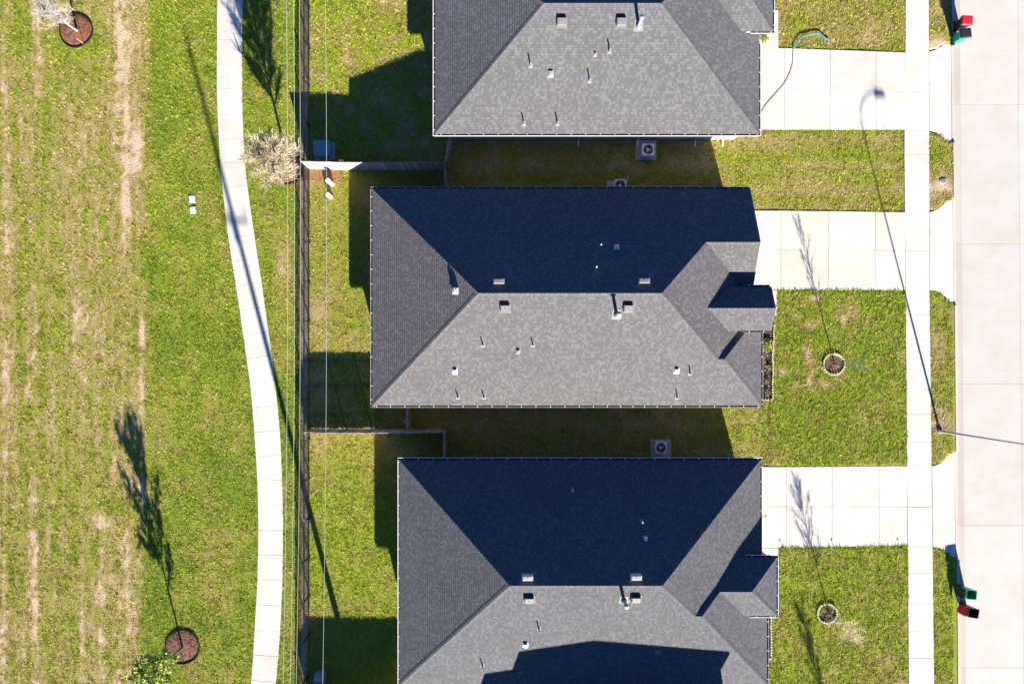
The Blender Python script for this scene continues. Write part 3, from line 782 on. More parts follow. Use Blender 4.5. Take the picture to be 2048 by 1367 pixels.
def gutter(house, a, b, out, mat, ztop, hang=0.76, w=0.11, hmat=None, ends=True):
    """open trough along a-b (outer side = out) with hanger straps"""
    A, B = Vector((a[0], a[1], 0)), Vector((b[0], b[1], 0)); d = (B - A).normalized(); L = (B - A).length
    O = Vector((out[0], out[1], 0))
    mb = MB()
    def strip(o0, z0, o1, z1):
        mb.face([A + O * o0 + Vector((0, 0, z0)), B + O * o0 + Vector((0, 0, z0)), B + O * o1 + Vector((0, 0, z1)), A + O * o1 + Vector((0, 0, z1))])
    z = ztop
    strip(0.0, z - 0.09, w * .75, z - .09)                                  # trough bottom
    mb.mi = 1; strip(0.004, z - 0.084, w * .76, z - .084); strip(0.004, z, 0.004, z - .09)
    mb.mi = 0
    strip(w * .75, z - .09, w, z - .03); strip(w, z - .03, w, z); strip(w, z, w - .028, z); strip(w - .028, z, w - .028, z - .09)
    strip(0.0, z - .16, 0.0, z)                                             # fascia side
    for e in (A, B):
        mb.face([e + Vector((0, 0, z)), e + Vector((0, 0, z - .09)), e + O * w * .75 + Vector((0, 0, z - .09)), e + O * w + Vector((0, 0, z - .03)), e + O * w + Vector((0, 0, z))])
    g = mb.build('gutter', [mat, M['gutter_in']], house)
    hb = MB(); k = 0.35
    while k < L:
        p = A + d * k; q = d * 0.014
        hb.hexa([p - q + Vector((0, 0, z - .012)), p - q + O * (w + .002) + Vector((0, 0, z - .012)), p + q + O * (w + .002) + Vector((0, 0, z - .012)), p + q + Vector((0, 0, z - .012)),
                 p - q + Vector((0, 0, z + .006)), p - q + O * (w + .002) + Vector((0, 0, z + .006)), p + q + O * (w + .002) + Vector((0, 0, z + .006)), p + q + Vector((0, 0, z + .006))])
        k += hang * (1 + 0.12 * math.sin(k * 7.3))
    hb.build('gutter_hangers', hmat or M['white'], g, kind='stuff')
    return g

def downspout(house, x, y, z, oy, mat, ox=0.0):
    b = MB(); b.tube([(x, y - oy * .5, z - .08), (x, y, z - .35), (x, y, .15), (x + ox * .4, y + (-.42 if oy < 0 else .42) * (0 if ox else 1), .05)], 0.045, 6)
    return b.build('downspout', mat, house)

def window(house, side, c, along, w, h, z0, frame=None):
    """side: 'S','N','E','W'; c: wall plane coordinate; along: centre coordinate"""
    def pt(a, o, z):
        return {'S': (a, c - o, z), 'N': (a, c + o, z), 'E': (c + o, a, z), 'W': (c - o, a, z)}[side]
    def slabbox(mb, a0, a1, z0_, z1_, o0, o1):
        p = [pt(a0, o0, z0_), pt(a1, o0, z0_), pt(a1, o1, z0_), pt(a0, o1, z0_), pt(a0, o0, z1_), pt(a1, o0, z1_), pt(a1, o1, z1_), pt(a0, o1, z1_)]
        mb.hexa(p)
    f = MB(); t = .06
    slabbox(f, along - w / 2, along + w / 2, z0, z0 + t, 0.003, .05); slabbox(f, along - w / 2, along + w / 2, z0 + h - t, z0 + h, 0.003, .05)
    slabbox(f, along - w / 2, along - w / 2 + t, z0 + t, z0 + h - t, 0.003, .05); slabbox(f, along + w / 2 - t, along + w / 2, z0 + t, z0 + h - t, 0.003, .05)
    slabbox(f, along - w / 2 + t, along + w / 2 - t, z0 + h / 2 - .02, z0 + h / 2 + .02, 0.004, .045)
    win = f.build('window', M['white'], house)
    g = MB(); slabbox(g, along - w / 2 + t, along + w / 2 - t, z0 + t, z0 + h - t, 0.004, .02); g.build('pane', M['glass'], win)
    s = MB(); slabbox(s, along - w / 2 - .06, along + w / 2 + .06, z0 - .07, z0 - .002, 0.003, .09); s.build('sill', M['trim'], win)
    return win

def garage_door(house, x, yc, w=4.88, h=2.13):
    d = MB(); 
    d.box(x + .003, x + .03, yc - w / 2, yc + w / 2, 0.02, h)
    g = d.build('garage_door', M['garage'], house)
    me = None
    for r in range(4):
        for c in range(8):
            y0 = yc - w / 2 + c * w / 8 + .05; z0 = .02 + r * (h - .02) / 4 + .05
            if me is None:
                p = MB().box(0, .015, 0, w / 8 - .1, 0, (h - .02) / 4 - .1).build('panel', M['garage'], g, (x + .03, y0, z0)); me = p.data
            else: place('panel', me, g, (x + .03, y0, z0))
    t = MB(); t.box(x + .003, x + .05, yc - w / 2 - .12, yc - w / 2 - .003, 0.02, h + .1); t.box(x + .003, x + .05, yc + w / 2 + .003, yc + w / 2 + .12, 0.02, h + .1); t.box(x + .003, x + .05, yc - w / 2, yc + w / 2, h + .003, h + .1)
    t.build('garage_door_frame', M['trim'], house)

def wall_block(mb, x0, x1, y0, y1, z0, z1): mb.box(x0, x1, y0, y1, z0, z1)

# roof vents -------------------------------------------------
def roof_point(zf, px, py):
    z = 4.0
    for _ in range(30):
        x, y, _z = W(px, py, z); z = zf(x, y)
    return x, y, z
def box_vent(roof, zf, px, py, gy, w=.52, l=.36, h=.27, mat=None, name='box_vent'):
    """low hooded roof vent; gy = roof gradient dz/dy"""
    x, y, z = roof_point(zf, px, py)
    mb = MB()
    s = 1 if gy > 0 else -1                  # south slope: gy>0 (rises north)
    def P(dx, dy, dz): return (dx, dy, gy * dy + dz)
    # flange
    fl = min(.06, w * .2)
    mb.mi = 1
    mb.hexa([P(-w / 2 - fl, -l / 2 - fl, .016), P(w / 2 + fl, -l / 2 - fl, .016), P(w / 2 + fl, l / 2 + fl, .016), P(-w / 2 - fl, l / 2 + fl, .016),
             P(-w / 2 - fl, -l / 2 - fl, .028), P(w / 2 + fl, -l / 2 - fl, .028), P(w / 2 + fl, l / 2 + fl, .028), P(-w / 2 - fl, l / 2 + fl, .028)])
    mb.mi = 0
    zt = h
    bot = [P(-w / 2, -l / 2, .02), P(w / 2, -l / 2, .02), P(w / 2, l / 2, .02), P(-w / 2, l / 2, .02)]
    k = .06
    tf = .75 if gy >= 0 else .1
    zlo, zhi = gy * (-l / 2) * tf + h, gy * (l / 2) * tf + h
    top = [(-w / 2 + k, -l / 2 + k * .6, zlo), (w / 2 - k, -l / 2 + k * .6, zlo), (w / 2 - k, l / 2 - k * .6, zhi), (-w / 2 + k, l / 2 - k * .6, zhi)]
    mid = [(-w / 2, -l / 2, zlo - .05), (w / 2, -l / 2, zlo - .05), (w / 2, l / 2, zhi - .05), (-w / 2, l / 2, zhi - .05)]
    mb.mesh(bot + mid + top, [(8, 9, 10, 11)] + [(i, (i + 1) % 4, 4 + (i + 1) % 4, 4 + i) for i in range(4)] + [(4 + i, 4 + (i + 1) % 4, 8 + (i + 1) % 4, 8 + i) for i in range(4)])
    mb.tube([(0, 0, h - .02), (0, 0, h + .035)], .02, 5)
    return mb.build(name, [mat or M['ventgrey'], M['ventgrey'] if (mat is None or gy < 0) else mat], roof, (x, y, z))
def pipe_vent(roof, zf, px, py, gx, gy, h=.52, r=.042, white=False):
    x, y, z = roof_point(zf, px, py)
    mb = MB(); mb.mi = 1
    w = .12
    q = [(-w, -w * 1.1, gy * -w * 1.1 - gx * w + .018), (w, -w * 1.1, gy * -w * 1.1 + gx * w + .018), (w * .7, w, gy * w + gx * w * .7 + .018), (-w * .7, w, gy * w - gx * w * .7 + .018)]
    mb.mesh(q, [(0, 1, 2, 3)])
    mb.cyl((0, 0), .085, r + .012, -.03, .12, 10, False)
    mb.mi = 0
    mb.cyl((0, 0), r, r, -.05, h, 10)
    return mb.build('vent_pipe', [M['whitevent'] if white else M['flash'], M['flash']], roof, (x, y, z))
def flue(roof, zf, px, py, gy, h=.95, r=.09):
    x, y, z = roof_point(zf, px, py)
    mb = MB(); mb.mi = 1
    w = .26
    mb.mesh([(-w, -w, gy * -w + .02), (w, -w, gy * -w + .02), (w * .8, w, gy * w + .02), (-w * .8, w, gy * w + .02)], [(0, 1, 2, 3)])
    mb.cyl((0, 0), .2, r + .02, -.04, .18, 12, False)
    mb.mi = 0
    mb.cyl((0, 0), r, r, -.05, h, 12)
    mb.cyl((0, 0), r + .05, r + .05, h + .03, h + .06, 12); mb.cyl((0, 0), r + .05, .02, h + .06, h + .12, 12)
    return mb.build('flue', [M['galv'], M['flash']], roof, (x, y, z))

def house(name_label, x0, x1, y0, y1, rw, re, ridge_y, rz_, gut, shingle, brick, east_mode, cfg):
    """hip-roofed house; outer eave rectangle includes the gutter.  rw, re: x of the ridge ends"""
    H = empty('house', ((x0 + x1) / 2, (y0 + y1) / 2, 0), label=name_label, cat='house', group='brick houses in a row along the street')
    root = Vector(H.location)
    anchor = H
    # children are modelled in world coordinates, so the parent offset is taken off through an inverse
    class Par: pass
    g = .11
    ex0, ex1, ey0, ey1 = x0 + g, x1 - g, y0 + g, y1 - g
    return H, (ex0, ex1, ey0, ey1)

def finish_parent(H):
    """children were created in world coordinates: shift them into H's frame"""
    for ch in H.children:
        ch.location = Vector(ch.location) - H.location

# ---- generic pieces used for the three visible houses
def hip_main(x0, x1, y0, y1, rw, re, ry, zr):
    SW, SE, NE, NW = (x0, y0, EZ), (x1, y0, EZ), (x1, y1, EZ), (x0, y1, EZ)
    RW, RE = (rw, ry, zr), (re, ry, zr)
    return SW, SE, NE, NW, RW, RE

def soffit(mb, poly, z):
    mb.face([(p[0], p[1], z) for p in poly]); 

# ===== HOUSE 1 (north) =====
def house1():
    x0, x1, y0, y1 = -4.60 + .11, 14.51 - .11, 12.0 + .11, 24.4
    H = empty('house', (5, 18.2, 0), label='northern house with white gutters and light grey hip roof, cut by the top edge', cat='house', group='brick houses in a row along the street')
    ry, zr = 18.2, EZ + .5 * (18.2 - y0)
    SW, SE, NE, NW, RW, RE = hip_main(x0, x1, y0, y1, 1.72, 8.02, ry, zr)
    pl = rect(x0, x1, y0, y1)
    walls = MB(); walls.box(x0 + .5, x1 - .5, y0 + .55, y1 - .5, -.1, 2.74)
    # porch walls
    walls.box(13.0, 14.45, 18.0, 20.9, -.1, 3.4)
    walls.build('wall', M['brick'], H)
    r = MB()
    slope(r, [SW, SE, RE, RW]); slope(r, [NE, NW, RW, RE]); slope(r, [NW, SW, RW]); slope(r, [SE, NE, RE])
    r.mi = 1; r.prism([(p[0], p[1]) for p in pl], 2.74, EZ - .012)
    roof = r.build('roof', [M['shingle1'], M['white']], H)
    c = MB()
    caps(c, SW, RW); caps(c, SE, RE); caps(c, NE, RE); caps(c, NW, RW); caps(c, RW, RE)
    c.build('ridge_caps', M['shingle1'], roof, kind='stuff')
    # porch hip roof
    yc, hs, ze, zt, xe = 19.47, 1.77 - .1, 3.5, 4.36, 15.07 - .1
    r = MB()
    xw = x1 - (zt - EZ) / .5
    A = (xe, yc - hs, ze); B = (xe, yc + hs, ze); R1 = (xe - hs, yc, zt); R0 = (xw - .1, yc, zt)
    xv = x1 - (ze - EZ) / .5
    slope(r, [(xv - .1, yc - hs, ze), A, R1, R0]); slope(r, [B, (xv - .1, yc + hs, ze), R0, R1]); slope(r, [A, B, R1])
    r.mi = 1; r.prism(rect(xv + .3, xe, yc - hs, yc + hs), ze - .14, ze - .012)
    p = r.build('porch_roof', [M['shingle1'], M['white']], H)
    c = MB(); caps(c, A, R1); caps(c, B, R1); caps(c, R0, R1); c.build('ridge_caps', M['shingle1'], p, kind='stuff')
    gm = M['white']
    gutter(H, (x0 - .0, y0), (x1 + .0, y0), (0, -1), gm, EZ + .01, hmat=M['white'], w=.13)
    gutter(H, (x0, y0 - .1), (x0, y1), (-1, 0), gm, EZ + .01, w=.12)
    gutter(H, (x1, y0 - .1), (x1, 17.5), (1, 0), gm, EZ + .01)
    gutter(H, (13.7, yc - hs), (xe + .1, yc - hs), (0, -1), gm, ze + .01, w=.12)
    gutter(H, (xe, yc - hs), (xe, yc + hs), (1, 0), gm, ze + .01)
    for px in (1166, 1293, 1415, 1474): 
        w = W(px, 272, 2.8); downspout(H, w[0], y0 + .5, EZ, -1, M['white'])
    window(H, 'S', y0 + .55, 2.0, 1.2, 1.2, .95); window(H, 'S', y0 + .55, 6.0, .9, .6, 1.5); window(H, 'S', y0 + .55, 10.6, 1.2, 1.2, .95)
    window(H, 'W', x0 + .5, 14.6, 1.5, 1.4, .8); window(H, 'W', x0 + .5, 19.5, 1.5, 1.4, .8)
    garage_door(H, x1 - .5, 15.3)
    zS = lambda x, y: EZ + .5 * (y - y0)
    for q in ((1123, 47), (1242, 47)): box_vent(roof, zS, q[0], q[1], .5)
    flue(roof, zS, 1277, 52, .5)
    box_vent(roof, zS, 1101, 149, .5, .26, .28, .16, M['flash'], 'square_vent'); box_vent(roof, zS, 1190, 110, .5, .15, .16, .13, M['flash'], 'square_vent')
    for q in ((1061, 132), (1219, 103), (1179, 162), (1048, 248), (1115, 248)): pipe_vent(roof, zS, q[0], q[1], 0, .5)
    finish_parent(H)

# ===== HOUSE 2 (middle) =====
def house2():
    x0, x1, y0, y1 = -8.25 + .11, 14.63 - .11, -3.82 + .11, 9.03 - .11
    xg = 13.87                                         # face of the garage gable
    H = empty('house', (2.5, 2.6, 0), label='middle house with warm grey roof, garage gable and a small raised porch gable', cat='house', group='brick houses in a row along the street')
    ry = 2.61; zr = EZ + .5 * (ry - y0)
    RW = (-1.80, ry, zr); RE = (8.04, ry, zr)
    SW, SE, NW = (x0, y0, EZ), (x1, y0, EZ), (x0, y1, EZ)
    # garage gable: ridge at gy_, shares the north plane
    gy_ = 5.56; zg = EZ + .5 * (y1 - gy_)
    xi = 8.04 + (zr - zg) / .5256                      # where the gable ridge meets the east slope plane
    # the hip from RE runs to the start of the gable ridge
    GI = (xi - .02, gy_, zg)
    GE = (xg, gy_, zg)
    NEe = (xg, y1, EZ)
    # valley foot of the garage gable on the east slope at eave height
    yv = 2 * gy_ - y1
    walls = MB(); walls.box(x0 + .5, xg - .5, y0 + .55, y1 - .5, -.1, 2.74); walls.box(xg - .5, x1 - .5, y0 + .55, .6, -.1, 2.74)
    # gable wall triangle
    walls.mesh([(xg - .35, y1 - .5, 2.7), (xg - .35, yv + .4, 2.7), (xg - .35, gy_, zg - .16), (xg - .5, y1 - .5, 2.7), (xg - .5, yv + .4, 2.7), (xg - .5, gy_, zg - .16)], [(0, 1, 2), (3, 5, 4), (0, 2, 5, 3), (1, 4, 5, 2), (0, 3, 4, 1)])
    walls.box(xg - .5, xg - .34, yv + .4, y1 - .5, -.1, 2.72)
    # porch side walls carrying the raised gable
    walls.box(12.2, 14.45, .75, 3.0, 2.74, 3.9)
    walls.build('wall', M['brick2'], H)
    r = MB()
    # north plane: NW corner, garage eave, gable rake peak, gable ridge start, ridge ends
    slope(r, [NW, NEe, GE, GI, RE, RW])
    # the living room front stands a little further east: its plane steps up over a narrow north facet
    YP = -.97; zP = EZ + .5 * (YP - y0); P0 = (11.55, YP, zP); Q1 = (11.95, YP, zP); xm = 14.16
    yf = YP + 2 * (zP - EZ)
    slope(r, [NW, SW, RW]); slope(r, [SW, SE, Q1, P0, RE, RW])
    slope(r, [RE, P0, (xm, yf, EZ), (xm, yv, EZ), GI])
    slope(r, [Q1, (x1, y0, EZ), (x1, yf, EZ)]); slope(r, [P0, Q1, (x1, yf, EZ), (xm, yf, EZ)])
    # gable south plane
    slope(r, [GI, GE, (xg, yv, EZ)])
    r.mi = 1
    r.prism([(x0, y0), (x1, y0), (x1, .5), (xg - .02, .5), (xg - .02, y1), (x0, y1)], 2.74, EZ - .012)
    # rake boards
    for (a, b) in ((NEe, GE), ((xg, yv, EZ), GE)):
        r.hexa([(xg - .02, a[1], a[2] - .17), (xg + .02, a[1], a[2] - .17), (xg + .02, b[1], b[2] - .17), (xg - .02, b[1], b[2] - .17),
                (xg - .02, a[1], a[2] + .012), (xg + .02, a[1], a[2] + .012), (xg + .02, b[1], b[2] + .012), (xg - .02, b[1], b[2] + .012)])
    roof = r.build('roof', [M['shingle2'], M['beige']], H)
    c = MB(); caps(c, SW, RW); caps(c, SE, Q1); caps(c, P0, RE); caps(c, (x1, yf, EZ), Q1); caps(c, NW, RW); caps(c, GI, RE); caps(c, RW, RE); caps(c, GI, GE)
    c.build('ridge_caps', M['shingle2'], roof, kind='stuff')
    # raised porch gable
    yc, hs, ze, zt, xe = 1.88, 1.31 - .06, 3.97, 4.60, 14.72
    r = MB()
    xw = x1 - (zt - EZ) / .5 - .15; xv = x1 - (ze - EZ) / .5 - .15
    slope(r, [(xv, yc - hs, ze), (xe, yc - hs, ze), (xe, yc, zt), (xw, yc, zt)]); slope(r, [(xe, yc + hs, ze), (xv, yc + hs, ze), (xw, yc, zt), (xe, yc, zt)])
    r.mi = 1; r.mesh([(xe - .03, yc - hs, ze - .14), (xe - .03, yc + hs, ze - .14), (xe - .03, yc + hs, ze - .01), (xe - .03, yc, zt - .01), (xe - .03, yc - hs, ze - .01)], [(0, 1, 2, 3, 4)])
    r.prism(rect(xv + .5, xe - .035, yc - hs, yc + hs), ze - .14, ze - .012)
    r.build('porch_roof', [M['shingle2'], M['beige']], H)
    c = MB(); caps(c, (xw, yc, zt), (xe, yc, zt)); c.build('ridge_caps', M['shingle2'], H.children[-1], kind='stuff')
    for y in (yc - 1.0, yc + 1.0): MB().box(14.3, 14.55, y - .12, y + .12, 0.0, 3.83).build('porch_post', M['brick2'], H)
    gm = M['beige']
    gutter(H, (x0 - .1, y0), (x1 + .1, y0), (0, -1), gm, EZ + .01)
    gutter(H, (x0, y0), (x0, y1), (-1, 0), gm, EZ + .01)
    gutter(H, (x0 - .1, y1), (xg, y1), (0, 1), gm, EZ + .01)
    gutter(H, (x1, y0), (x1, .5), (1, 0), gm, EZ + .01)
    gutter(H, (13.1, yc - hs), (xe - .1, yc - hs), (0, -1), gm, ze + .01); gutter(H, (13.1, yc + hs), (xe - .1, yc + hs), (0, 1), gm, ze + .01)
    window(H, 'S', y0 + .55, -5, 1.2, 1.2, .95); window(H, 'S', y0 + .55, 1, .9, .6, 1.5); window(H, 'S', y0 + .55, 9, 1.2, 1.2, .95)
    window(H, 'W', x0 + .5, -1, 1.5, 1.4, .8); window(H, 'W', x0 + .5, 5, 1.5, 1.4, .8); window(H, 'E', x1 - .5, -1.6, 1.5, 1.5, .7)
    garage_door(H, xg - .34, 5.6)
    MB().box(13.4, 13.45, 1.35, 2.35, .05, 2.15).build('front_door', M['door'], H)
    zS = lambda x, y: EZ + .5 * (y - y0); zN = lambda x, y: EZ + .5 * (y1 - y); zW = lambda x, y: EZ + .507 * (x - x0)
    box_vent(roof, zS, 1010, 617, .5); box_vent(roof, zS, 1256, 617, .5)
    box_vent(roof, zN, 998, 563, -.5, w=.6, l=.27, h=.32, mat=M['flash']); box_vent(roof, zN, 1287, 562, -.5, w=.6, l=.27, h=.32, mat=M['flash'])
    flue(roof, zS, 1233, 629, .5, h=.9)
    box_vent(roof, zW, 912, 581, 0, .3, .3, .30, M['ventlight'], 'square_vent')
    box_vent(roof, zS, 1036, 703, .5, .18, .2, .16, M['flash'], 'square_vent')
    for q in ((910, 743), (1353, 742)): box_vent(roof, zS, q[0], q[1], .5, .21, .24, .2, M['whitevent'], 'white_vent')
    box_vent(roof, zN, 1233, 495, -.5, .26, .3, .2, M['whitevent'], 'white_vent')
    for q in ((966, 690), (1066, 690), (1380, 746), (916, 794), (968, 794), (1354, 794)): pipe_vent(roof, zS, q[0], q[1], 0, .5, h=.45, r=.035)
    for q in ((1201, 491), (1192, 535)): pipe_vent(roof, zN, q[0], q[1], 0, -.5, h=.42, r=.04, white=True)
    finish_parent(H)

# ===== HOUSE 3 (south) =====
def house3():
    x0, x1, y0, y1 = -6.67 + .11, 14.57 - .11, -19.97, -6.76 - .11
    H = empty('house', (4, -13, 0), label='southern house with white gutters, some tinted pale green for shade, and a hipped porch roof, cut by the bottom edge', cat='house', group='brick houses in a row along the street')
    ry = -13.08; zr = EZ + .5 * (y1 - ry)
    SW, SE, NE, NW, RW, RE = hip_main(x0, x1, y0, y1, -0.12, 8.04, ry, zr)
    xb = 14.86; zb = EZ                              # living-room part reaches further east
    walls = MB(); walls.box(x0 + .5, x1 - .5, y0 + .5, y1 - .5, -.1, 2.74); walls.box(x1 - .5, xb - .5, y0 + .5, -15.8, -.1, 2.62)
    walls.box(12.4, 14.55, -15.4, -12.5, 2.74, 3.4)
    walls.build('wall', M['brick'], H)
    r = MB()
    sS = (zr - EZ) / (ry - y0)
    YP = -15.09; zP = EZ + sS * (YP - y0); XP = x1 - 2 * (zP - EZ); ee = xb - x1
    P0 = (XP, YP, zP); Q1 = (XP + ee, YP, zP); SE2 = (xb, y0, EZ)
    yc, hs, xe = -13.95, 1.77 - .1, 15.21 - .1
    zt = zP - .5 * (yc - YP); ze = zt - .5 * hs
    R0 = (XP + ee + (yc - YP), yc, zt); VN = (XP + (yc + hs - YP), yc + hs, ze); VS = (xb - 2 * (ze - EZ), yc - hs, ze)
    slope(r, [SW, SE2, Q1, P0, RE, RW]); slope(r, [NE, NW, RW, RE]); slope(r, [NW, SW, RW])
    slope(r, [P0, (x1, YP, EZ), NE, RE]); slope(r, [Q1, SE2, (xb, yc - hs, EZ), VS, R0]); slope(r, [P0, Q1, R0, VN])
    r.mi = 1; r.prism([(x0, y0), (x1, y0), (x1, y1), (x0, y1)], 2.74, EZ - .012); r.prism([(x1 + .003, y0), (xb, y0), (xb, -15.6), (x1 + .003, -15.6)], 2.74, zb - .012)
    roof = r.build('roof', [M['shingle3'], M['white']], H)
    c = MB(); caps(c, SW, RW); caps(c, SE2, Q1); caps(c, P0, RE); caps(c, R0, Q1); caps(c, NE, RE); caps(c, NW, RW); caps(c, RW, RE)
    c.build('ridge_caps', M['shingle3'], roof, kind='stuff')
    xv = VS[0]
    A = (xe, yc - hs, ze); B = (xe, yc + hs, ze); R1 = (xe - hs * 1.02, yc, zt)
    r = MB(); slope(r, [VS, A, R1, R0]); slope(r, [B, VN, R0, R1]); slope(r, [A, B, R1])
    r.mi = 1; r.prism(rect(xv + .3, xe, yc - hs, yc + hs), ze - .14, ze - .012)
    p = r.build('porch_roof', [M['shingle3'], M['white']], H)
    c = MB(); caps(c, A, R1); caps(c, B, R1); caps(c, R0, R1); c.build('ridge_caps', M['shingle3'], p, kind='stuff')
    for y in (yc - 1.3, yc + 1.3): MB().box(14.75, 15.0, y - .12, y + .12, 0.0, 3.36).build('porch_post', M['brick'], H)
    gm = M['white_shade_tint']
    gutter(H, (x0 - .1, y1), (x1 + .1, y1), (0, 1), gm, EZ + .01, hang=.8, w=.135)
    gutter(H, (x0, y0), (x0, y1), (-1, 0), M['white'], EZ + .01, w=.1)
    gutter(H, (x1, yc + 1.3), (x1, y1), (1, 0), M['beige'], EZ + .01); gutter(H, (xb, y0), (xb, -15.8), (1, 0), M['beige'], zb + .01)
    gutter(H, (13.35, yc + hs), (xe + .1, yc + hs), (0, 1), gm, ze + .01, w=.13); gutter(H, (13.6, yc - hs), (xe + .1, yc - hs), (0, -1), M['white'], ze + .01)
    gutter(H, (xe, yc - hs), (xe, yc + hs), (1, 0), gm, ze + .01)
    window(H, 'N', y1 - .5, -3, 1.2, 1.2, .95); window(H, 'N', y1 - .5, 4, .9, .6, 1.5)
    window(H, 'W', x0 + .5, -15.5, 1.5, 1.4, .8); window(H, 'W', x0 + .5, -10, 1.5, 1.4, .8); window(H, 'E', xb - .5, -17.4, 1.5, 1.5, .7)
    garage_door(H, x1 - .5, -10.3)
    # tee-shaped bracket on the garage corner
    b = MB(); z = 2.5; q = W(1526, 1031, z)
    b.tube([(q[0] - .45, q[1], z), (q[0] + .17, q[1], z)], .02, 6); b.tube([(q[0] + .17, q[1] - .12, z), (q[0] + .17, q[1] + .12, z)], .028, 6)
    b.build('wall_bracket', M['redpipe'], H)
    zS = lambda x, y: EZ + sS * (y - y0); zN = lambda x, y: EZ + .5 * (y1 - y)
    box_vent(roof, zS, 1058, 1198, .5); box_vent(roof, zS, 1271, 1197, .5)
    box_vent(roof, zN, 1055, 1152, -.5, w=.58, l=.25, h=.34, mat=M['ventlight']); box_vent(roof, zN, 1271, 1151, -.5, w=.58, l=.25, h=.34, mat=M['ventlight'])
    flue(roof, zS, 1248, 1200, .5, h=.8)
    box_vent(roof, zS, 1051, 1289, .5, .21, .24, .2, M['whitevent'], 'white_vent'); box_vent(roof, zS, 1315, 1301, .5, .26, .3, .16, M['flash'], 'square_vent')
    box_vent(roof, zN, 1291, 1076, -.5, .18, .2, .18, M['acmetal'], 'square_vent')
    for q in ((1078, 1256), (965, 1329), (1333, 1323), (1050, 1358)): pipe_vent(roof, zS, q[0], q[1], 0, .5, h=.47, r=.038)
    for q in ((1145, 979), (1283, 1041)): pipe_vent(roof, zN, q[0], q[1], 0, -.5, h=.4, r=.04, white=True)
    finish_parent(H)

# ===== HOUSE 4 (two storeys, south of the frame; only its shadow shows) =====
def house4():
    H = empty('house', (8, -30, 0), label='two storey house standing just south of the frame, throwing a shadow on the southern roof', cat='house', group='brick houses in a row along the street')
    w = MB(); w.box(2.5, 13.4, -36.4, -24.2, -.1, 6.25); w.box(1.0, 2.5, -36.4, -27.8, -.1, 6.25)
    w.build('wall', M['brick2'], H)
    r = MB()
    x0, x1, y0, y1, z = 2.0, 13.9, -37, -23.65, 6.4
    hx = (x1 - x0) / 2; cx = (x0 + x1) / 2; zt = z + hx * .5
    RN, RS = (cx, y1 - hx, zt), (cx, y0 + hx, zt)
    slope(r, [(x0, y1, z), (x1, y1, z), RN]); slope(r, [(x0, y0, z), (x1, y0, z), RS]); slope(r, [(x0, y0, z), (x0, y1, z), RN, RS]); slope(r, [(x1, y0, z), (x1, y1, z), RN, RS])
    a0, a1, b0, b1 = .5, 8.0, -37, -27.1
    h2 = 3.75; c2 = (a0 + a1) / 2; z2 = z + h2 * .5
    slope(r, [(a0, b1, z), (a1, b1, z), (c2, b1 - h2, z2)]); slope(r, [(a0, b0, z), (a0, b1, z), (c2, b1 - h2, z2), (c2, b0 + h2, z2)])
    r.mi = 1; r.prism(rect(x0, x1, y0, y1), z - .16, z - .01); r.prism(rect(a0, x0 - .003, b0, b1), z - .16, z - .01)
    roof = r.build('roof', [M['shingle3'], M['white']], H)
    for x in (4, 7, 11): window(H, 'N', -24.2, x, 1.1, 1.2, 3.9)
    finish_parent(H)

house1(); house2(); house3(); house4()
# a flat copy of parents' offset for sub-parts is inherited, so nothing else to do

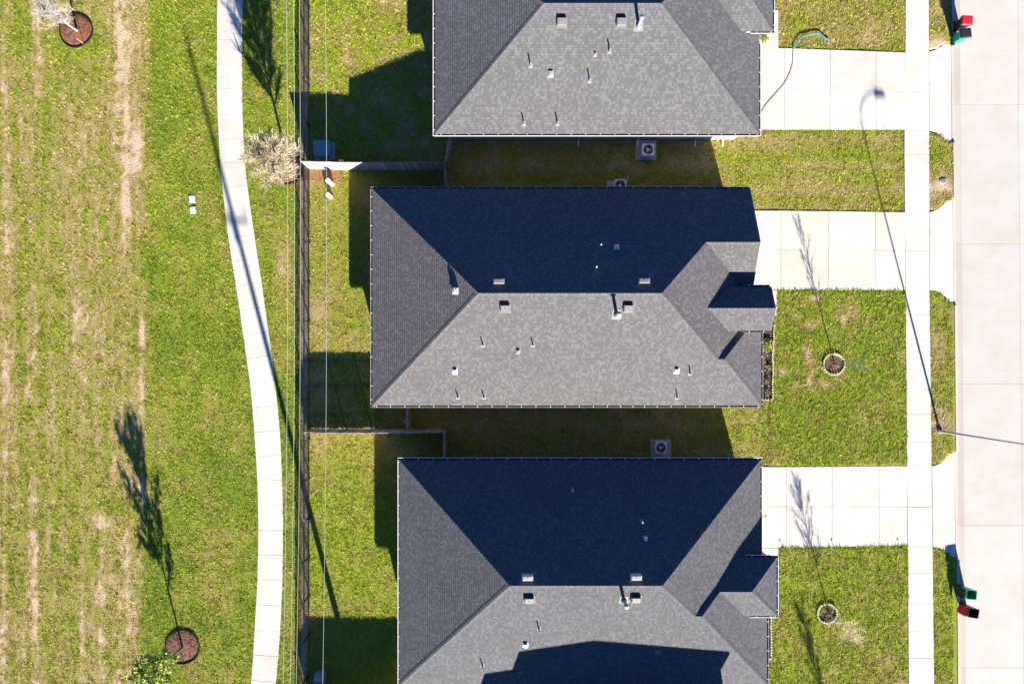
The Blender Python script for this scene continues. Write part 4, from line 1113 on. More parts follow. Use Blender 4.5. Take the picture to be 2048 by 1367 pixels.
# ------------------------------------------------------------------ fences
def picket_mesh(wd, h, name='picket'):
    mb = MB(); t = .016; c = .03
    pf = [(-wd / 2, 0), (wd / 2, 0), (wd / 2, h - c), (wd / 2 - c, h), (-wd / 2 + c, h), (-wd / 2, h - c)]
    vs = [(p[0], -t / 2, p[1]) for p in pf] + [(p[0], t / 2, p[1]) for p in pf]
    n = 6
    mb.mesh(vs, [tuple(range(n)), tuple(range(2 * n - 1, n - 1, -1))] + [(i, n + i, n + (i + 1) % n, (i + 1) % n) for i in range(n)])
    me = bpy.data.meshes.new(name); me.from_pydata(mb.v, [], mb.f); me.materials.append(M['wood']); me.update()
    return me
pk = {}
def wood_fence(label, pts, h=1.86, ramp=None, rail_side=1, seg_h=None):
    """pts: world polyline.  ramp: (length, low height) shortens pickets at the start"""
    F = empty('wooden_fence', (pts[0][0], pts[0][1], 0), label=label, cat='fence', group='timber picket fences between the yards')
    bx, by = pts[0]
    run = 0.0
    for (a, b), sh in zip(zip(pts, pts[1:]), seg_h or [h] * 10):
        L = math.hypot(b[0] - a[0], b[1] - a[1]); an = math.atan2(b[1] - a[1], b[0] - a[0])
        ux, uy = math.cos(an), math.sin(an); nx, ny = -uy * rail_side, ux * rail_side
        n = max(1, int(L / .147)); 
        for i in range(n):
            s = (i + .5) * L / n
            hh = sh
            if ramp and run + s < ramp[0]: hh = ramp[1] + (sh - ramp[1]) * (run + s) / ramp[0]
            hh = round(hh / .03) * .03
            mt = rnd.choice(['wood', 'wood', 'wood_b', 'wood_c'])
            key = (hh, mt)
            if key not in pk:
                me = picket_mesh(.1435, hh); me.materials[0] = M[mt]; pk[key] = me
            place('picket', pk[key], F, (a[0] + ux * s - bx, a[1] + uy * s - by, rnd.uniform(-.015, .01)), an + rnd.uniform(-.02, .02))
        for z in (.3, 1.0, 1.6):
            if z < sh - .1:
                r0 = ramp[0] if (ramp and run == 0 and z > 1.2) else 0
                mb = MB(); 
                p0 = (a[0] + ux * r0 + nx * .012 - bx, a[1] + uy * r0 + ny * .012 - by); p1 = (b[0] + nx * .012 - bx, b[1] + ny * .012 - by)
                q0 = (p0[0] + nx * .04, p0[1] + ny * .04); q1 = (p1[0] + nx * .04, p1[1] + ny * .04)
                mb.prism([p0, p1, q1, q0], z, z + .09); mb.build('rail', M['wood_b'], F)
        k = 0.0
        while k <= L:
            x, y = a[0] + ux * k + nx * .1 - bx, a[1] + uy * k + ny * .1 - by
            hh = sh - .04
            if ramp and run + k < ramp[0]: hh = ramp[1] + (sh - ramp[1]) * (run + k) / ramp[0] - .04
            MB().box(-.045, .045, -.045, .045, -.05, hh).build('post', M['wood_b'], F, (x, y, 0), an)
            k += 2.35
        run += L
    return F
wood_fence('pale sunlit wooden fence behind the northern and middle yards, beside the green transformer box', [G(619, 338), G(700, 340), G(893, 340.5)], rail_side=1)
wood_fence('short wooden fence with a bend joining the northern house to the middle house', [G(907, 276), G(894, 340), G(895, 385)], h=1.83)
wood_fence('wooden fence between the middle and southern back yards, running past the middle house corner', [G(619, 857.5), G(745, 857.5), G(824, 857.5), G(893, 856)], ramp=(1.1, 1.32), rail_side=-1)
wood_fence('short wooden fence from the south wall of the middle house to the yard fence', [G(823, 800), G(821, 836), G(824, 856)], h=1.83, rail_side=-1)
wood_fence('short wooden fence running from the yard fence down to the southern house', [G(893, 857), G(893, 935)], h=1.83, rail_side=-1)
wood_fence('wooden fence hidden just below the bottom edge, shading the southern back yard', [G(619, 1387), G(860, 1387)], ramp=(1.1, 1.32), rail_side=-1)

def metal_fence():
    x = G(619.5, 0)[0]
    F = empty('metal_fence', (x, 0, 0), label='long black steel picket fence running beside the footpath behind the back yards', cat='fence')
    h = 1.37; sec = 2.44
    pb = MB()
    n = int(sec / .112)
    for i in range(1, n): 
        y = i * sec / n; pb.box(-.008, .008, y - .008, y + .008, .05, h)
    me = None; pm = None; rm = None
    y = -28.0
    while y < 28:
        if me is None:
            me = pb.build('picket_panel', M['black'], F, (0, y, 0), kind='stuff').data
            pm = MB().box(-.035, .035, -.035, .035, -.05, h + .06).build('post', M['black'], F, (0, y, 0)).data
            rm = MB().box(-.016, .016, .035, sec - .035, 0, .03).build('rail', M['black'], F, (0, y, h - .1)).data
        else:
            place('picket_panel', me, F, (0, y, 0), kind='stuff'); place('post', pm, F, (0, y, 0)); place('rail', rm, F, (0, y, h - .1))
        place('rail', rm, F, (0, y, .12)); place('rail', rm, F, (0, y, h - .28))
        y += sec
metal_fence()
# white scrap of plastic caught on the steel fence
z = 1.45; q = W(608.5, 1041, z)
b = MB(); 
pts = []
for i in range(9):
    a = i / 9 * 2 * math.pi; r_ = .12 + .05 * math.sin(3 * a + 1)
    pts.append((r_ * .6 * math.cos(a), r_ * 1.1 * math.sin(a), .03 * math.sin(5 * a)))
b.mesh(pts + [(0, 0, .09), (0, 0, -.05)], [(i, (i + 1) % 9, 9) for i in range(9)] + [((i + 1) % 9, i, 10) for i in range(9)])
b.build('plastic_bag', M['pvc'], None, (q[0], q[1], z), label='small white plastic scrap caught on top of the steel fence', cat='litter')

# ------------------------------------------------------------------ overhead lines and utility pole
def power_line(label, px_mid, z0):
    mb = MB(); pts = []
    x = (px_mid - 1024) / FPX * (CAMH - z0)
    for k in range(45):
        Y = -22 + k * (54 / 44.0)
        z = z0 + .0015 * (Y - 5) ** 2
        pts.append((x - (Y - 5) * 0.0045 * 0, Y, z))
    mb.tube(pts, .0095, 5)
    return mb.build('power_line', M['cable'], None, label=label, cat='cable', group='overhead lines above the steel fence')
power_line('leftmost of the overhead wires, over the grass between footpath and steel fence', 575.3, 11.4)
power_line('second overhead wire from the left, at the edge of the steel fence shadow', 589.3, 11.4)
power_line('third overhead wire from the left, close beside the steel fence', 601, 11.4)
power_line('lone overhead wire on the right, crossing the back yards', 653.3, 7.6)
q = G(717, 1396)
UP = empty('utility_pole', (q[0], q[1], 0), label='tall wooden utility pole just below the frame, throwing the long shadow over the footpath', cat='pole')
MB().cyl((0, 0), .19, .11, -.1, 16.2, 14).build('pole', M['polewood'], UP, smooth=True)
MB().box(-.8, .8, .12, .2, 11.5, 11.6).build('crossarm', M['polewood'], UP)
MB().cyl((-.02, -.25), .15, .15, 11.2, 11.9, 14).build('transformer', M['galv'], UP)
for i, dx in enumerate((-.75, -.4, .75)): MB().cyl((dx, .18), .04, .03, 11.65, 11.85, 8).build('insulator', M['galv'], UP)

# ------------------------------------------------------------------ street lamp
q = G(1880, 862)
SL = empty('street_lamp', (q[0], q[1], 0), label='tall grey street lamp pole standing in the verge and leaning over the street', cat='street lamp')
MB().tube([(0, 0, 0), (.01, .12, 3.6), (.02, .25, 7.3)], [.075, .055, .035], 14).build('pole', M['galv'], SL, smooth=True)
pts = []
for k in range(9):
    a = k / 8 * math.pi / 2
    pts.append((.02 + 1.35 * (1 - math.cos(a)) * 1.0, .25, 7.3 + .85 * math.sin(a)))
MB().tube(pts, .035, 10).build('arm', M['galv'], SL, smooth=True)
hb = MB(); hb.hexa([(1.3, .12, 8.06), (1.95, .16, 8.06), (1.95, .34, 8.06), (1.3, .38, 8.06), (1.35, .16, 8.22), (1.9, .2, 8.17), (1.9, .3, 8.17), (1.35, .34, 8.22)])
hb.build('lamp_head', M['galv'], SL)
MB().cyl((0, 0), .17, .15, 0, .1, 14).build('base_collar', M['galv'], SL)

# ------------------------------------------------------------------ air conditioners
def ac_unit(label, px, py, pw, ph, ux, uy, size, rot):
    """pad rectangle (photo px), unit top centre (photo px)"""
    zt = .82
    c = W(ux, uy, zt); p0 = G(px, py); p1 = G(px + pw, py + ph)
    A = empty('air_conditioner', (c[0], c[1], 0), label=label, cat='air conditioner', group='air conditioners beside the houses')
    MB().box(p0[0] - c[0], p1[0] - c[0], p1[1] - c[1], p0[1] - c[1], -.05, .05).build('pad', M['pad'], A)
    s = size / 2; r = .07
    def rr(s, r, n=4):
        out = []
        for cx, cy, a0 in ((s - r, s - r, 0), (-s + r, s - r, 90), (-s + r, -s + r, 180), (s - r, -s + r, 270)):
            for k in range(n + 1):
                a = math.radians(a0 + 90 * k / n); out.append((cx + r * math.cos(a), cy + r * math.sin(a)))
        return out
    MB().prism(rr(s - .03, r), .05, zt - .05).build('casing', M['acdark'], A)
    lv = MB()
    for k in range(9): 
        z = .12 + k * .075
        for (x0, x1, y0, y1) in ((-s + .06, s - .06, -s + .012, -s + .03), (-s + .06, s - .06, s - .03, s - .012), (-s + .012, -s + .03, -s + .06, s - .06), (s - .03, s - .012, -s + .06, s - .06)):
            lv.box(x0, x1, y0, y1, z, z + .012)
    lv.build('louvres', M['acmetal'], A)
    # top ring: rounded square with round hole
    t = MB(); n = 40; ri = s * .84
    outer = []; 
    for k in range(n):
        a = 2 * math.pi * k / n; cx, sx = math.cos(a), math.sin(a)
        m = max(abs(cx), abs(sx)); rad = s / m
        corner = min(abs(cx), abs(sx)) / m
        rad *= 1 - .085 * corner ** 6
        outer.append((rad * cx, rad * sx))
    inner = [(ri * math.cos(2 * math.pi * k / n), ri * math.sin(2 * math.pi * k / n)) for k in range(n)]
    vs = [(x, y, zt) for x, y in outer] + [(x, y, zt + .012) for x, y in inner] + [(x, y, zt - .06) for x, y in outer] + [(x, y, zt - .1) for x, y in inner]
    fs = []
    for k in range(n):
        j = (k + 1) % n
        fs += [(k, j, n + j, n + k), (2 * n + k, 2 * n + j, j, k), (n + k, n + j, 3 * n + j, 3 * n + k)]
    t.mesh(vs, fs); t.build('top_cover', M['acmetal'], A)
    MB().cyl((0, 0), ri, ri, zt - .12, zt - .11, 30).build('fan_well', M['acdark'], A)
    f = MB()
    for k in range(3):
        a = rot + k * 2 * math.pi / 3
        pts = []
        for (rr_, da) in ((.08, -.5), (ri * .93, -.28), (ri * .97, .1), (ri * .9, .42), (.08, .5)):
            pts.append((rr_ * math.cos(a + da), rr_ * math.sin(a + da), zt - .07 + da * .05))
        f.mesh(pts, [(0, 1, 2, 3, 4)])
    f.cyl((0, 0), .09, .07, zt - .1, zt - .03, 14)
    f.build('fan', M['blade'], A)
    g = MB()
    for rr_ in (.3, .5, .7, .9):
        pts = [(ri * rr_ * math.cos(2 * math.pi * k / 24), ri * rr_ * math.sin(2 * math.pi * k / 24), zt + .012) for k in range(25)]
        g.tube(pts, .0022, 3)
    g.build('grille', M['acmetal'], A)
    g = MB(); g.tube([(s - .02, s * .7, .3), (s + .12, s * .95, .3), (s + .2, s + .3, .35)], .022, 6); g.build('refrigerant_pipe', M['whitevent'], A)
ac_unit('air conditioner on a wide concrete pad south of the northern house', 1271, 281, 41, 39, 1296.5, 299, .74, 1.7)
ac_unit('air conditioner half hidden under the north eave of the middle house', 1213, 362, 40, 38, 1240.5, 370, .72, -1.3)
ac_unit('air conditioner on a square pad against the north wall of the southern house', 1301, 878, 41, 42, 1322, 895, .72, 2.2)

# ------------------------------------------------------------------ utility boxes, pipes, lids
def rbox(mb, x, y, w, l, z0, z1, r=.06, taper=.0):
    def ring(w, l, z):
        out = []
        for cx, cy, a0 in ((w / 2 - r, l / 2 - r, 0), (-w / 2 + r, l / 2 - r, 90), (-w / 2 + r, -l / 2 + r, 180), (w / 2 - r, -l / 2 + r, 270)):
            for k in range(5):
                a = math.radians(a0 + 90 * k / 4); out.append((x + cx + r * math.cos(a), y + cy + r * math.sin(a), z))
        return out
    n = 20
    vs = ring(w, l, z0) + ring(w - taper, l - taper, z1 - .03) + ring(w - taper - .05, l - taper - .05, z1)
    mb.mesh(vs, [tuple(range(2 * n, 3 * n))] + [(i, (i + 1) % n, n + (i + 1) % n, n + i) for i in range(n)] + [(n + i, n + (i + 1) % n, 2 * n + (i + 1) % n, 2 * n + i) for i in range(n)])
    return mb
zt = .78; c = W(643.5, 296, zt)
T = empty('transformer_box', (c[0], c[1], 0), label='square teal transformer box in the shade of the pale fence', cat='utility box')
rbox(MB(), 0, 0, .98, .9, 0, zt - .12, .05).build('cabinet', M['teal'], T)
rbox(MB(), 0, 0, 1.02, .94, zt - .118, zt, .08).build('lid', M['teal'], T)
MB().box(-.6, .6, -.58, .58, -.05, .06).build('pad', M['pad'], T)
zt = .6; c = W(638, 1357, zt)
T = empty('utility_pedestal', (c[0], c[1], 0), label='grey ribbed utility cabinet beside the steel fence at the bottom edge', cat='utility box')
rbox(MB(), 0, 0, .62, .5, 0, zt, .04).build('cabinet', M['greyblue'], T)
me = None
for k in range(6):
    p = (-.25 + k * .1, 0, zt + .002)
    if me is None: me = MB().box(-.015, .015, -.18, .18, -.002, .02).build('rib', M['acmetal'], T, p).data
    else: place('rib', me, T, p)
for lab, b_, h, r_ in (('taller white capped plastic pipe standing by the bare dirt under the pale fence', (664, 368), 1.02, .15), ('shorter white capped plastic pipe standing in the grass south of the taller one', (661, 393), .62, .15)):
    q = G(*b_)
    T = empty('white_pipe', (q[0], q[1], 0), label=lab, cat='pipe', group='white capped pipes')
    MB().cyl((0, 0), r_ * .94, r_ * .94, -.02, h - .08, 20).build('pipe_body', M['pvc'], T)
    mb = MB(); mb.cyl((0, 0), r_, r_, h - .12, h - .03, 20, False); mb.cyl((0, 0), r_, r_ * .7, h - .03, h, 20); mb.build('cap', M['pvc'], T)
for lab, p, rz in (('upper of the two white utility box lids set in the field grass', (384, 398), .04), ('lower of the two white utility box lids set in the field grass', (386, 420), .16)):
    q = G(*p)
    T = empty('valve_box', (q[0], q[1], 0), rz, label=lab, cat='utility lid', group='white valve box lids')
    rbox(MB(), 0, 0, .46, .52, -.03, .012, .05).build('rim', M['lidgrey'], T)
    rbox(MB(), 0, 0, .36, .42, .0, .05, .04).build('lid', M['lid'], T)
q = G(1887, 362.5)
T = empty('meter_box', (q[0], q[1], 0), label='grey oval water meter lid in the verge grass between two driveways', cat='utility lid')
mb = MB(); mb.prism([(.24 * math.cos(a * math.pi / 12), .17 * math.sin(a * math.pi / 12)) for a in range(24)], -.03, .02); mb.build('rim', M['pad'], T)
mb = MB(); mb.prism([(.19 * math.cos(a * math.pi / 12), .125 * math.sin(a * math.pi / 12)) for a in range(24)], 0, .035); mb.box(-.05, .05, -.02, .02, .035, .045); mb.build('lid', M['lidgrey'], T)

# ------------------------------------------------------------------ hose
def spline(pts, n=12):
    out = []
    P = [pts[0]] + pts + [pts[-1]]
    for i in range(1, len(P) - 2):
        for k in range(n):
            t = k / n; a, b, c, d = P[i - 1], P[i], P[i + 1], P[i + 2]
            out.append(tuple(0.5 * ((2 * b[j]) + (-a[j] + c[j]) * t + (2 * a[j] - 5 * b[j] + 4 * c[j] - d[j]) * t * t + (-a[j] + 3 * b[j] - 3 * c[j] + d[j]) * t ** 3) for j in range(3)))
    out.append(pts[-1]); return out
hp = [(*G(x, y), .04) for x, y in ((1518, 232), (1528, 215), (1540, 200), (1556, 182), (1569, 166), (1578, 148), (1584, 130), (1585, 112), (1586, 97))]
hp2 = [(*G(x, y), z) for x, y, z in ((1586, 97, .05), (1592, 88, .09), (1602, 76, .1), (1615, 72, .1), (1630, 69, .1), (1641, 71, .1), (1650, 79, .1), (1659, 84, .09))]
T = empty('garden_hose', hp[0], label='garden hose trailing over the northern driveway onto the grass', cat='hose')
o = MB().tube(spline([tuple(a[i] - hp[0][i] for i in range(3)) for a in hp]), .013, 6).build('hose_length', M['hose_dark'], T)
o['label'] = 'dark thin length lying on the concrete'
o = MB().tube(spline([tuple(a[i] - hp[0][i] for i in range(3)) for a in hp2]), .032, 8).build('hose_length', M['hose_teal'], T)
o['label'] = 'teal blue length lying on the grass'

# ------------------------------------------------------------------ wheelie bins
def bin_(label, pbase, rz, body, lid, is_open):
    q = G(*pbase)
    B = empty('wheelie_bin', (q[0], q[1], -.115), rz, label=label, cat='bin', group='wheelie bins at the kerb')
    # local: front +x (towards the street), hinge at -x
    def ring(w, l, z, r=.06, ox=0):
        out = []
        for cx, cy, a0 in ((w / 2 - r, l / 2 - r, 0), (-w / 2 + r, l / 2 - r, 90), (-w / 2 + r, -l / 2 + r, 180), (w / 2 - r, -l / 2 + r, 270)):
            for k in range(4):
                a = math.radians(a0 + 30 * k); out.append((ox + cx + r * math.cos(a), cy + r * math.sin(a), z))
        return out
    n = 16; h = 1.02
    R = [ring(.46, .42, .04), ring(.60, .54, h - .06), ring(.64, .58, h - .05), ring(.64, .58, h), ring(.57, .51, h), ring(.44, .40, .12)]
    vs = sum(R, [])
    fs = [tuple(range(n - 1, -1, -1)), tuple(range(5 * n, 6 * n))]
    for j in range(5): fs += [(j * n + i, j * n + (i + 1) % n, (j + 1) * n + (i + 1) % n, (j + 1) * n + i) for i in range(n)]
    MB().mesh(vs, fs).build('body', body, B)
    if is_open:   # lid hangs down behind
        t = math.radians(14)
        vs = []
        for (u, w_) in ((0, .29), (.2, .30), (.45, .29), (.62, .24)):
            for s in (-1, 1): vs.append((-.35 - u * math.sin(t) - .03, s * w_, h - .02 - u * math.cos(t)))
        vs2 = [(x - .035, y, z) for x, y, z in vs]
        a = MB(); a.mesh(vs + vs2, [(0, 1, 3, 2), (2, 3, 5, 4), (4, 5, 7, 6), (9, 8, 10, 11), (11, 10, 12, 13), (13, 12, 14, 15), (0, 2, 10, 8), (2, 4, 12, 10), (4, 6, 14, 12), (6, 7, 15, 14), (7, 5, 13, 15), (5, 3, 11, 13), (3, 1, 9, 11), (1, 0, 8, 9)])
        a.build('lid', lid, B)
    else:
        a = MB()
        R = [ring(.68, .60, h + .003), ring(.68, .60, h + .035), ring(.58, .5, h + .085), ring(.40, .34, h + .095)]
        a.mesh(sum(R, []), [tuple(range(3 * n, 4 * n))] + [(j * n + i, j * n + (i + 1) % n, (j + 1) * n + (i + 1) % n, (j + 1) * n + i) for j in range(3) for i in range(n)])
        a.build('lid', lid, B)
    hd = MB(); hd.tube([(-.33, -.25, h - .03), (-.40, -.22, h - .01), (-.40, .22, h - .01), (-.33, .25, h - .03)], .016, 6); hd.build('handle', body, B)
    for s in (-1, 1):
        w = MB()
        pts = [(-.22 + .12 * math.cos(k * math.pi / 8), s * .25, .12 + .12 * math.sin(k * math.pi / 8)) for k in range(16)]
        vs = pts + [(x, y + s * .05, z) for x, y, z in pts]
        w.mesh(vs, [tuple(range(16)), tuple(range(31, 15, -1))] + [(i, (i + 1) % 16, 16 + (i + 1) % 16, 16 + i) for i in range(16)])
        w.build('wheel', M['bin_black'], B)
bin_('red lidded black bin with its lid shut, nearer the top edge', (1914.5, 55), -.05, M['bin_black'], M['bin_red'], False)
bin_('green bin with a shut black lid, standing in the upper pair', (1912, 80), .12, M['bin_green'], M['bin_black'], False)
bin_('open green bin with its black lid hanging back towards the kerb', (1924, 1178), -.08, M['bin_green'], M['bin_black'], True)
bin_('open black bin with its red lid hanging back towards the kerb', (1928, 1214), -.16, M['bin_black'], M['bin_red'], True)

# ------------------------------------------------------------------ mulch rings, beds, pavers
def mound(r, h, seed, n=28, m=7):
    rr = random.Random(seed); vs = [(0, 0, h)]
    for j in range(1, m + 1):
        for i in range(n):
            a = 2 * math.pi * i / n; q = r * j / m
            vs.append((q * math.cos(a), q * math.sin(a), h * (1 - (j / m) ** 2) + rr.uniform(-.02, .02) * (j < m) - (.03 if j == m else 0)))
    fs = [(0, 1 + i, 1 + (i + 1) % n) for i in range(n)]
    for j in range(m - 1):
        b = 1 + j * n; fs += [(b + i, b + n + i, b + n + (i + 1) % n, b + (i + 1) % n) for i in range(n)]
    return vs, fs
def chips(parent, r, h, seed, mats, count=420, size=.035):
    rr = random.Random(seed); mb = MB()
    for _ in range(count):
        q = r * math.sqrt(rr.random()); a = rr.uniform(0, 6.28); x, y = q * math.cos(a), q * math.sin(a)
        z = h * (1 - (q / r) ** 2) + .012
        b = rr.uniform(0, 6.28); l = rr.uniform(.6, 1.7) * size; w = size * rr.uniform(.25, .5); t = rr.uniform(-.02, .03)
        dx, dy = math.cos(b), math.sin(b); mb.mi = rr.randrange(len(mats))
        mb.face([(x - dx * l - dy * w, y - dy * l + dx * w, z - t), (x - dx * l + dy * w, y - dy * l - dx * w, z), (x + dx * l + dy * w, y + dy * l - dx * w, z + t), (x + dx * l - dy * w, y + dy * l + dx * w, z + t + .01)])
    return mb.build('mulch_chips', mats, parent, kind='stuff')
brick_me = {}
def paver(parent, x, y, rz, k=0, z=0):
    key = k % 2
    if key not in brick_me:
        mb = MB(); l, w, h = .055, .05, .15
        mb.hexa([(-l, -w, -.04), (l, -w, -.04), (l, w, -.04), (-l, w, -.04), (-l + .01, -w + .01, h), (l - .01, -w + .01, h), (l - .01, w - .01, h), (-l + .01, w - .01, h)])
        brick_me[key] = mb.build('brick', M['paver'] if key == 0 else M['paver_b'], parent, (x, y, z), rz).data
    else: place('brick', brick_me[key], parent, (x, y, z), rz)
def ring_black(label, px, py, r, mul, chipm, seed, eh=.07):
    q = G(px, py)
    R = empty('mulch_ring', (q[0], q[1], 0), label=label, cat='mulch bed', group='mulch rings round the trees')
    vs, fs = mound(r, .05, seed); MB().mesh(vs, fs).build('mulch', mul, R, smooth=True)
    chips(R, r * .96, .05, seed, chipm)
    n = 40; mb = MB(); vs = []
    for k in range(n):
        a = 2 * math.pi * k / n; ro = r * (1 + .02 * math.sin(3 * a + seed)) 
        for (rad, z) in ((ro - .02, -.03), (ro - .02, eh), (ro + .025, eh), (ro + .03, -.03)): vs.append((rad * math.cos(a), rad * math.sin(a), z))
    fs = []
    for k in range(n):
        j = (k + 1) % n
        for t in range(3): fs.append((k * 4 + t, k * 4 + t + 1, j * 4 + t + 1, j * 4 + t))
    mb.mesh(vs, fs); mb.build('edging', M['edge_black'], R)
ring_black('round red brown mulch bed with black edging in the top left field', 152, 62, 1.03, M['mulch'], [M['mulch'], M['mulch2']], 1)
ring_black('round red brown mulch bed under the tan bare tree beside the steel fence', 573, 336, 1.03, M['mulch'], [M['mulch'], M['mulch2']], 2, .05)
ring_black('round dark brown mulch bed in the bottom left field', 365, 1293, 1.06, M['mulch2'], [M['mulch2'], M['mulch_dark'], M['mulch']], 3)
for lab, (px, py, r), seed in (('ring of pale bricks round brown mulch in the lawn of the middle house', (1667, 728, .66), 4), ('ring of pale bricks round dark mulch in the lawn of the southern house', (1653, 1225, .60), 5)):
    q = G(px, py)
    R = empty('tree_ring', (q[0], q[1], 0), label=lab, cat='brick edging', group='brick rings round the front trees')
    vs, fs = mound(r - .04, .05, seed); MB().mesh(vs, fs).build('mulch', M['mulch2'] if seed == 4 else M['mulch_dark'], R, smooth=True)
    chips(R, r * .85, .05, seed, [M['mulch2'], M['mulch_dark']], 220, .03)
    n = 24 if seed == 4 else 23
    for k in range(n):
        a = 2 * math.pi * k / n
        paver(R, r * math.cos(a), r * math.sin(a), a + math.pi / 2 + rnd.uniform(-.15, .15), rnd.randrange(3), rnd.uniform(-.02, .01))

def leafy(mb, c, r, h, count, size, rr, up=.4):
    for _ in range(count):
        a = rr.uniform(0, 6.28); q = r * rr.random() ** .6; ph = rr.uniform(-.2, 1)
        x = c[0] + q * math.cos(a); y = c[1] + q * math.sin(a); z = c[2] + h * max(.05, ph) * (1 - .5 * (q / r) ** 2)
        n = Vector((rr.gauss(0, 1), rr.gauss(0, 1), rr.gauss(up, .8))).normalized()
        t = n.cross(Vector((rr.gauss(0, 1), rr.gauss(0, 1), rr.gauss(0, 1)))).normalized(); b = n.cross(t)
        s = size * rr.uniform(.6, 1.3); p = Vector((x, y, z))
        mb.face([p - t * s, p - b * s * .5, p + t * s, p + b * s * .5])
def plant(label, px, py, r, h, mats, count, size, seed, z=0, name='shrub', group=None):
    rr = random.Random(seed); q = G(px, py)
    P = empty(name, (q[0], q[1], z), label=label, cat='plant', group=group)
    mb = MB()
    for k in range(len(mats)):
        mb.mi = k; leafy(mb, (0, 0, 0.02), r, h, count // len(mats), size, rr)
    mb.build('foliage', mats, P)
    s = MB()
    for k in range(5):
        a = k * 1.3; s.tube([(0, 0, -.02), (r * .5 * math.cos(a), r * .5 * math.sin(a), h * .8)], [.012, .005], 4)
    s.build('stem', M['bark_brown'], P)

# bed of the middle house
def bed(label, poly, edge_pts, seed, chipbox):
    pts = [G(*p) for p in poly]; cx, cy = pts[0]
    B = empty('flower_bed', (cx, cy, 0), label=label, cat='flower bed')
    MB().prism([(p[0] - cx, p[1] - cy) for p in pts], -.06, .015).build('mulch', M['mulch_dark'], B)
    rr = random.Random(seed); mb = MB(); ms = [M['mulch_dark'], M['mulch2'], M['leaf_tan']]
    for _ in range(chipbox[4]):
        g_ = G(rr.uniform(chipbox[0], chipbox[1]), rr.uniform(chipbox[2], chipbox[3])); x, y = g_[0] - cx, g_[1] - cy
        b = rr.uniform(0, 6.28); l = rr.uniform(.02, .06); w = .014; dx, dy = math.cos(b), math.sin(b); z = .02 + rr.random() * .02; mb.mi = rr.choice([0, 0, 1, 1, 2])
        mb.face([(x - dx * l - dy * w, y - dy * l + dx * w, z), (x - dx * l + dy * w, y - dy * l - dx * w, z), (x + dx * l + dy * w, y + dy * l - dx * w, z + .02), (x + dx * l - dy * w, y + dy * l + dx * w, z + .02)])
    mb.build('mulch_chips', ms, B, kind='stuff')
    for a, b in zip(edge_pts, edge_pts[1:]):
        A, Bp = G(*a), G(*b); L = math.hypot(Bp[0] - A[0], Bp[1] - A[1]); n = max(1, round(L / .165)); an = math.atan2(Bp[1] - A[1], Bp[0] - A[0])
        for k in range(n):
            t = (k + .5) / n
            paver(B, A[0] + (Bp[0] - A[0]) * t - cx + rnd.uniform(-.012, .012), A[1] + (Bp[1] - A[1]) * t - cy, an + rnd.uniform(-.1, .1), rnd.randrange(3), rnd.uniform(-.02, .01))
bed('narrow dark flower bed with pale brick edging in front of the middle house', bed2, [(1547, 648), (1546, 665), (1546, 690), (1543.5, 715), (1545, 745), (1543.5, 770), (1544, 799), (1515, 799)], 8, (1508, 1542, 655, 795, 900))
bed('thin dark flower bed with pale brick edging in front of the southern house', bed3, [(1541, 1225), (1541, 1316), (1515, 1316)], 9, (1512, 1538, 1236, 1313, 500))
plant('bushy lime green shrub at the top of the flower bed of the middle house', 1532, 690, .42, .5, [M['leaf_lime'], M['leaf_lime'], M['leaf_mid']], 700, .05, 1)
plant('small lime green plant in the middle of the flower bed of the middle house', 1537, 733, .16, .25, [M['leaf_lime'], M['leaf_mid']], 120, .04, 2)
plant('straggly tan plant at the lower end of the flower bed of the middle house', 1533, 785, .22, .25, [M['leaf_tan'], M['leaf_mid']], 160, .035, 3)
plant('thin brownish plant in the lower middle of the flower bed of the middle house', 1534, 760, .18, .2, [M['leaf_tan'], M['mulch2']], 110, .035, 33)
plant('tiny yellow green plant behind the brick edging of the southern house', 1535, 1249, .16, .35, [M['leaf_lime'], M['leaf_mid']], 90, .04, 4)
plant('low green shrub on the path corner beside the northern house porch', 1527, 79, .28, .4, [M['leaf_lime'], M['leaf_mid']], 320, .045, 5)
plant('small pale green plant at the top of the dark mulch brick ring', 1646, 1219, .15, .15, [M['leaf_lime'], M['leaf_tan']], 90, .035, 6)
plant('small yellow plant at the bottom of the dark mulch brick ring', 1648, 1238, .1, .12, [M['leaf_tan'], M['leaf_lime']], 60, .035, 7)

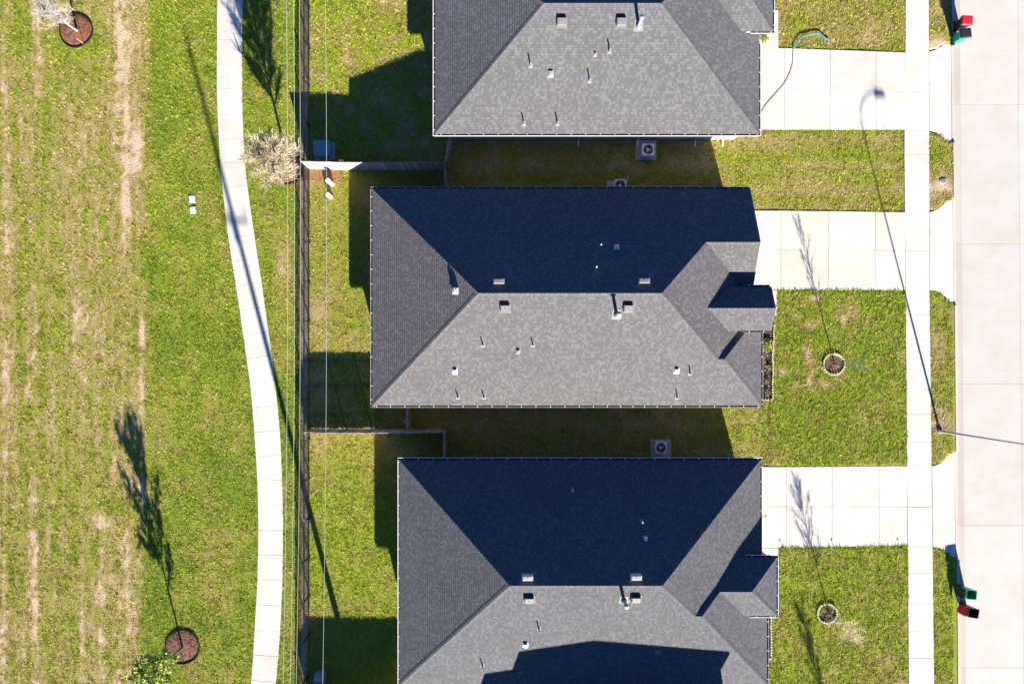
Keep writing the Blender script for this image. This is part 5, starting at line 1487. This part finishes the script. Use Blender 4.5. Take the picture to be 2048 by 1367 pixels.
# ------------------------------------------------------------------ trees
def tree(label, px, py, h, cb, cr, bark, twig, seed, n_limb=16, n_twig=26, tw=.006, leaf=None, leafn=0, leafs=.05, lean=(0, 0), cat='tree', trunk_r=.05, group='young trees', sweep=.55):
    rr = random.Random(seed); q = G(px, py)
    T = empty('tree', (q[0], q[1], 0), label=label, cat=cat, group=group)
    tm = MB()
    axis = [(lean[0] * t ** 1.3 + rr.uniform(-.02, .02), lean[1] * t ** 1.3 + rr.uniform(-.02, .02), h * .93 * t) for t in [0, .15, .3, .45, .6, .75, .9, 1]]
    tm.tube(axis, [trunk_r * (1.15 - 1.05 * i / 7) for i in range(8)], 8)
    tm.build('trunk', bark, T, smooth=True)
    cm = MB(); tips = []
    def along(t):
        f = t * 7; i = min(6, int(f)); g = f - i
        return Vector(axis[i]).lerp(Vector(axis[i + 1]), g)
    for k in range(n_limb):
        t0 = cb / (h * .93); t = t0 + (1 - t0) * ((k + rr.random()) / n_limb) ** .9 * .92
        p = along(t); a = k * 2.4 + rr.uniform(-.4, .4)
        prof = math.sin(math.pi * min(1, (0.22 + .78 * (t - t0) / (1 - t0)))) ** .6
        L = cr * prof * rr.uniform(.8, 1.15) + .15
        d = Vector((math.cos(a), math.sin(a), sweep + rr.uniform(-.15, .25)))
        pts = [p]; cur = p.copy(); dd = d.normalized()
        for s in range(5):
            dd = (dd + Vector((rr.gauss(0, .12), rr.gauss(0, .12), .06))).normalized()
            cur = cur + dd * L / 5 * 1.08; pts.append(cur.copy())
        r0 = trunk_r * .42
        cm.tube(pts, [r0 * (1 - .15 * i) for i in range(6)], 4)
        for j in range(n_twig):
            f = rr.uniform(.15, 1) * 5; i = min(4, int(f)); b = pts[i].lerp(pts[i + 1], f - i)
            e = (dd * .6 + Vector((rr.gauss(0, .6), rr.gauss(0, .6), rr.gauss(.35, .4)))).normalized()
            l = rr.uniform(.18, .55) * (cr / 1.3) ** .6
            m = b + e * l * .5 + Vector((rr.gauss(0, .03), rr.gauss(0, .03), 0)); c = b + e * l
            cm.tube([b, m, c], [tw * 1.3, tw, tw * .6], 3); tips += [b, m, c]
    if leaf:
        for _ in range(leafn):
            p = rr.choice(tips) + Vector((rr.gauss(0, .05), rr.gauss(0, .05), rr.gauss(0, .05)))
            n = Vector((rr.gauss(0, .7), rr.gauss(0, .7), rr.gauss(.5, .6))).normalized(); t = n.cross(Vector((rr.gauss(0, 1), rr.gauss(0, 1), rr.gauss(0, 1)))).normalized(); b = n.cross(t)
            s = leafs * rr.uniform(.6, 1.3); cm.mi = 1 + rr.randrange(len(leaf))
            cm.face([p - t * s, p - b * s * .5, p + t * s, p + b * s * .5])
    cm.build('crown', [twig] + (leaf or []), T)
    return T
tree('bare pale grey tree leaning out of the top left mulch bed', 155, 62, 3.9, .9, .95, M['bark'], M['twig_pale'], 3, 26, 64, .0065, lean=(.5, -.35), trunk_r=.07, sweep=.8)
tree('tan bare tree with a wide fine twiggy crown beside the steel fence', 580, 343, 5.4, 1.5, 1.6, M['bark_brown'], M['twig_tan'], 5, 42, 90, .0105, [M['leaf_tan'], M['twig_tan'], M['leaf_tan'], M['leaf_mid']], 8000, .034, lean=(.35, -.2), trunk_r=.08)
tree('leafy lime green young tree at the bottom left mulch bed', 366, 1295, 5.3, 1.3, 1.35, M['bark_brown'], M['bark_brown'], 8, 22, 12, .006, [M['leaf_lime'], M['leaf_lime'], M['leaf_mid']], 5200, .075, lean=(.0, .45), trunk_r=.06, sweep=.75)
tree('thin grey green sapling growing from the brick ring of the middle house', 1668, 729, 3.7, 1.1, .55, M['bark_brown'], M['twig_green'], 11, 14, 24, .0045, [M['leaf_mid']], 260, .025, trunk_r=.035, sweep=1.3, lean=(.05, 0))
tree('straw yellow sapling growing from the dark mulch brick ring', 1657, 1227, 3.3, 1.1, .72, M['bark'], M['twig_straw'], 14, 16, 34, .0055, [M['leaf_straw']], 900, .02, trunk_r=.035, sweep=.9, lean=(.1, -.05))
tree('sapling just below the bottom edge whose shadow crosses the southern lawn', 1677, 1512, 3.9, .9, .6, M['bark_brown'], M['twig_green'], 17, 18, 34, .006, [M['leaf_mid']], 1000, .033, trunk_r=.04, sweep=1.1)

def stake(label, px, py, h, ml='bark'):
    q = G(px, py)
    mb = MB(); mb.tube([(0, 0, -.05), (0, 0, h)], .018, 5)
    mb.build('tree_stake', M[ml], None, (q[0], q[1], 0), label=label, cat='stake', group='tree stakes')
stake('thin stake at the lower right rim of the top left mulch bed', 168, 88, .75)
stake('thin stake just above the top left mulch bed', 149, 21, .9)
stake('thin stake left of the top left mulch bed under the pale crown', 88, 48, .6)
stake('thin stake at the lower edge of the bottom left mulch bed', 370, 1331, 1.3, 'bark_brown')
for i, (px, py, lab) in enumerate(((1563, 1093, 'nearest the house'), (1666, 1091.5, 'in the middle'), (1798, 1090.5, 'nearest the sidewalk'))):
    q = G(px, py)
    T = empty('path_light', (q[0], q[1], 0), label='small garden path light on the lawn edge of the southern driveway, ' + lab, cat='garden light', group='garden path lights')
    MB().cyl((0, 0), .008, .008, 0, .17, 6).build('stake', M['black'], T); MB().cyl((0, 0), .05, .03, .17, .21, 10).build('lamp_cap', M['black'], T)
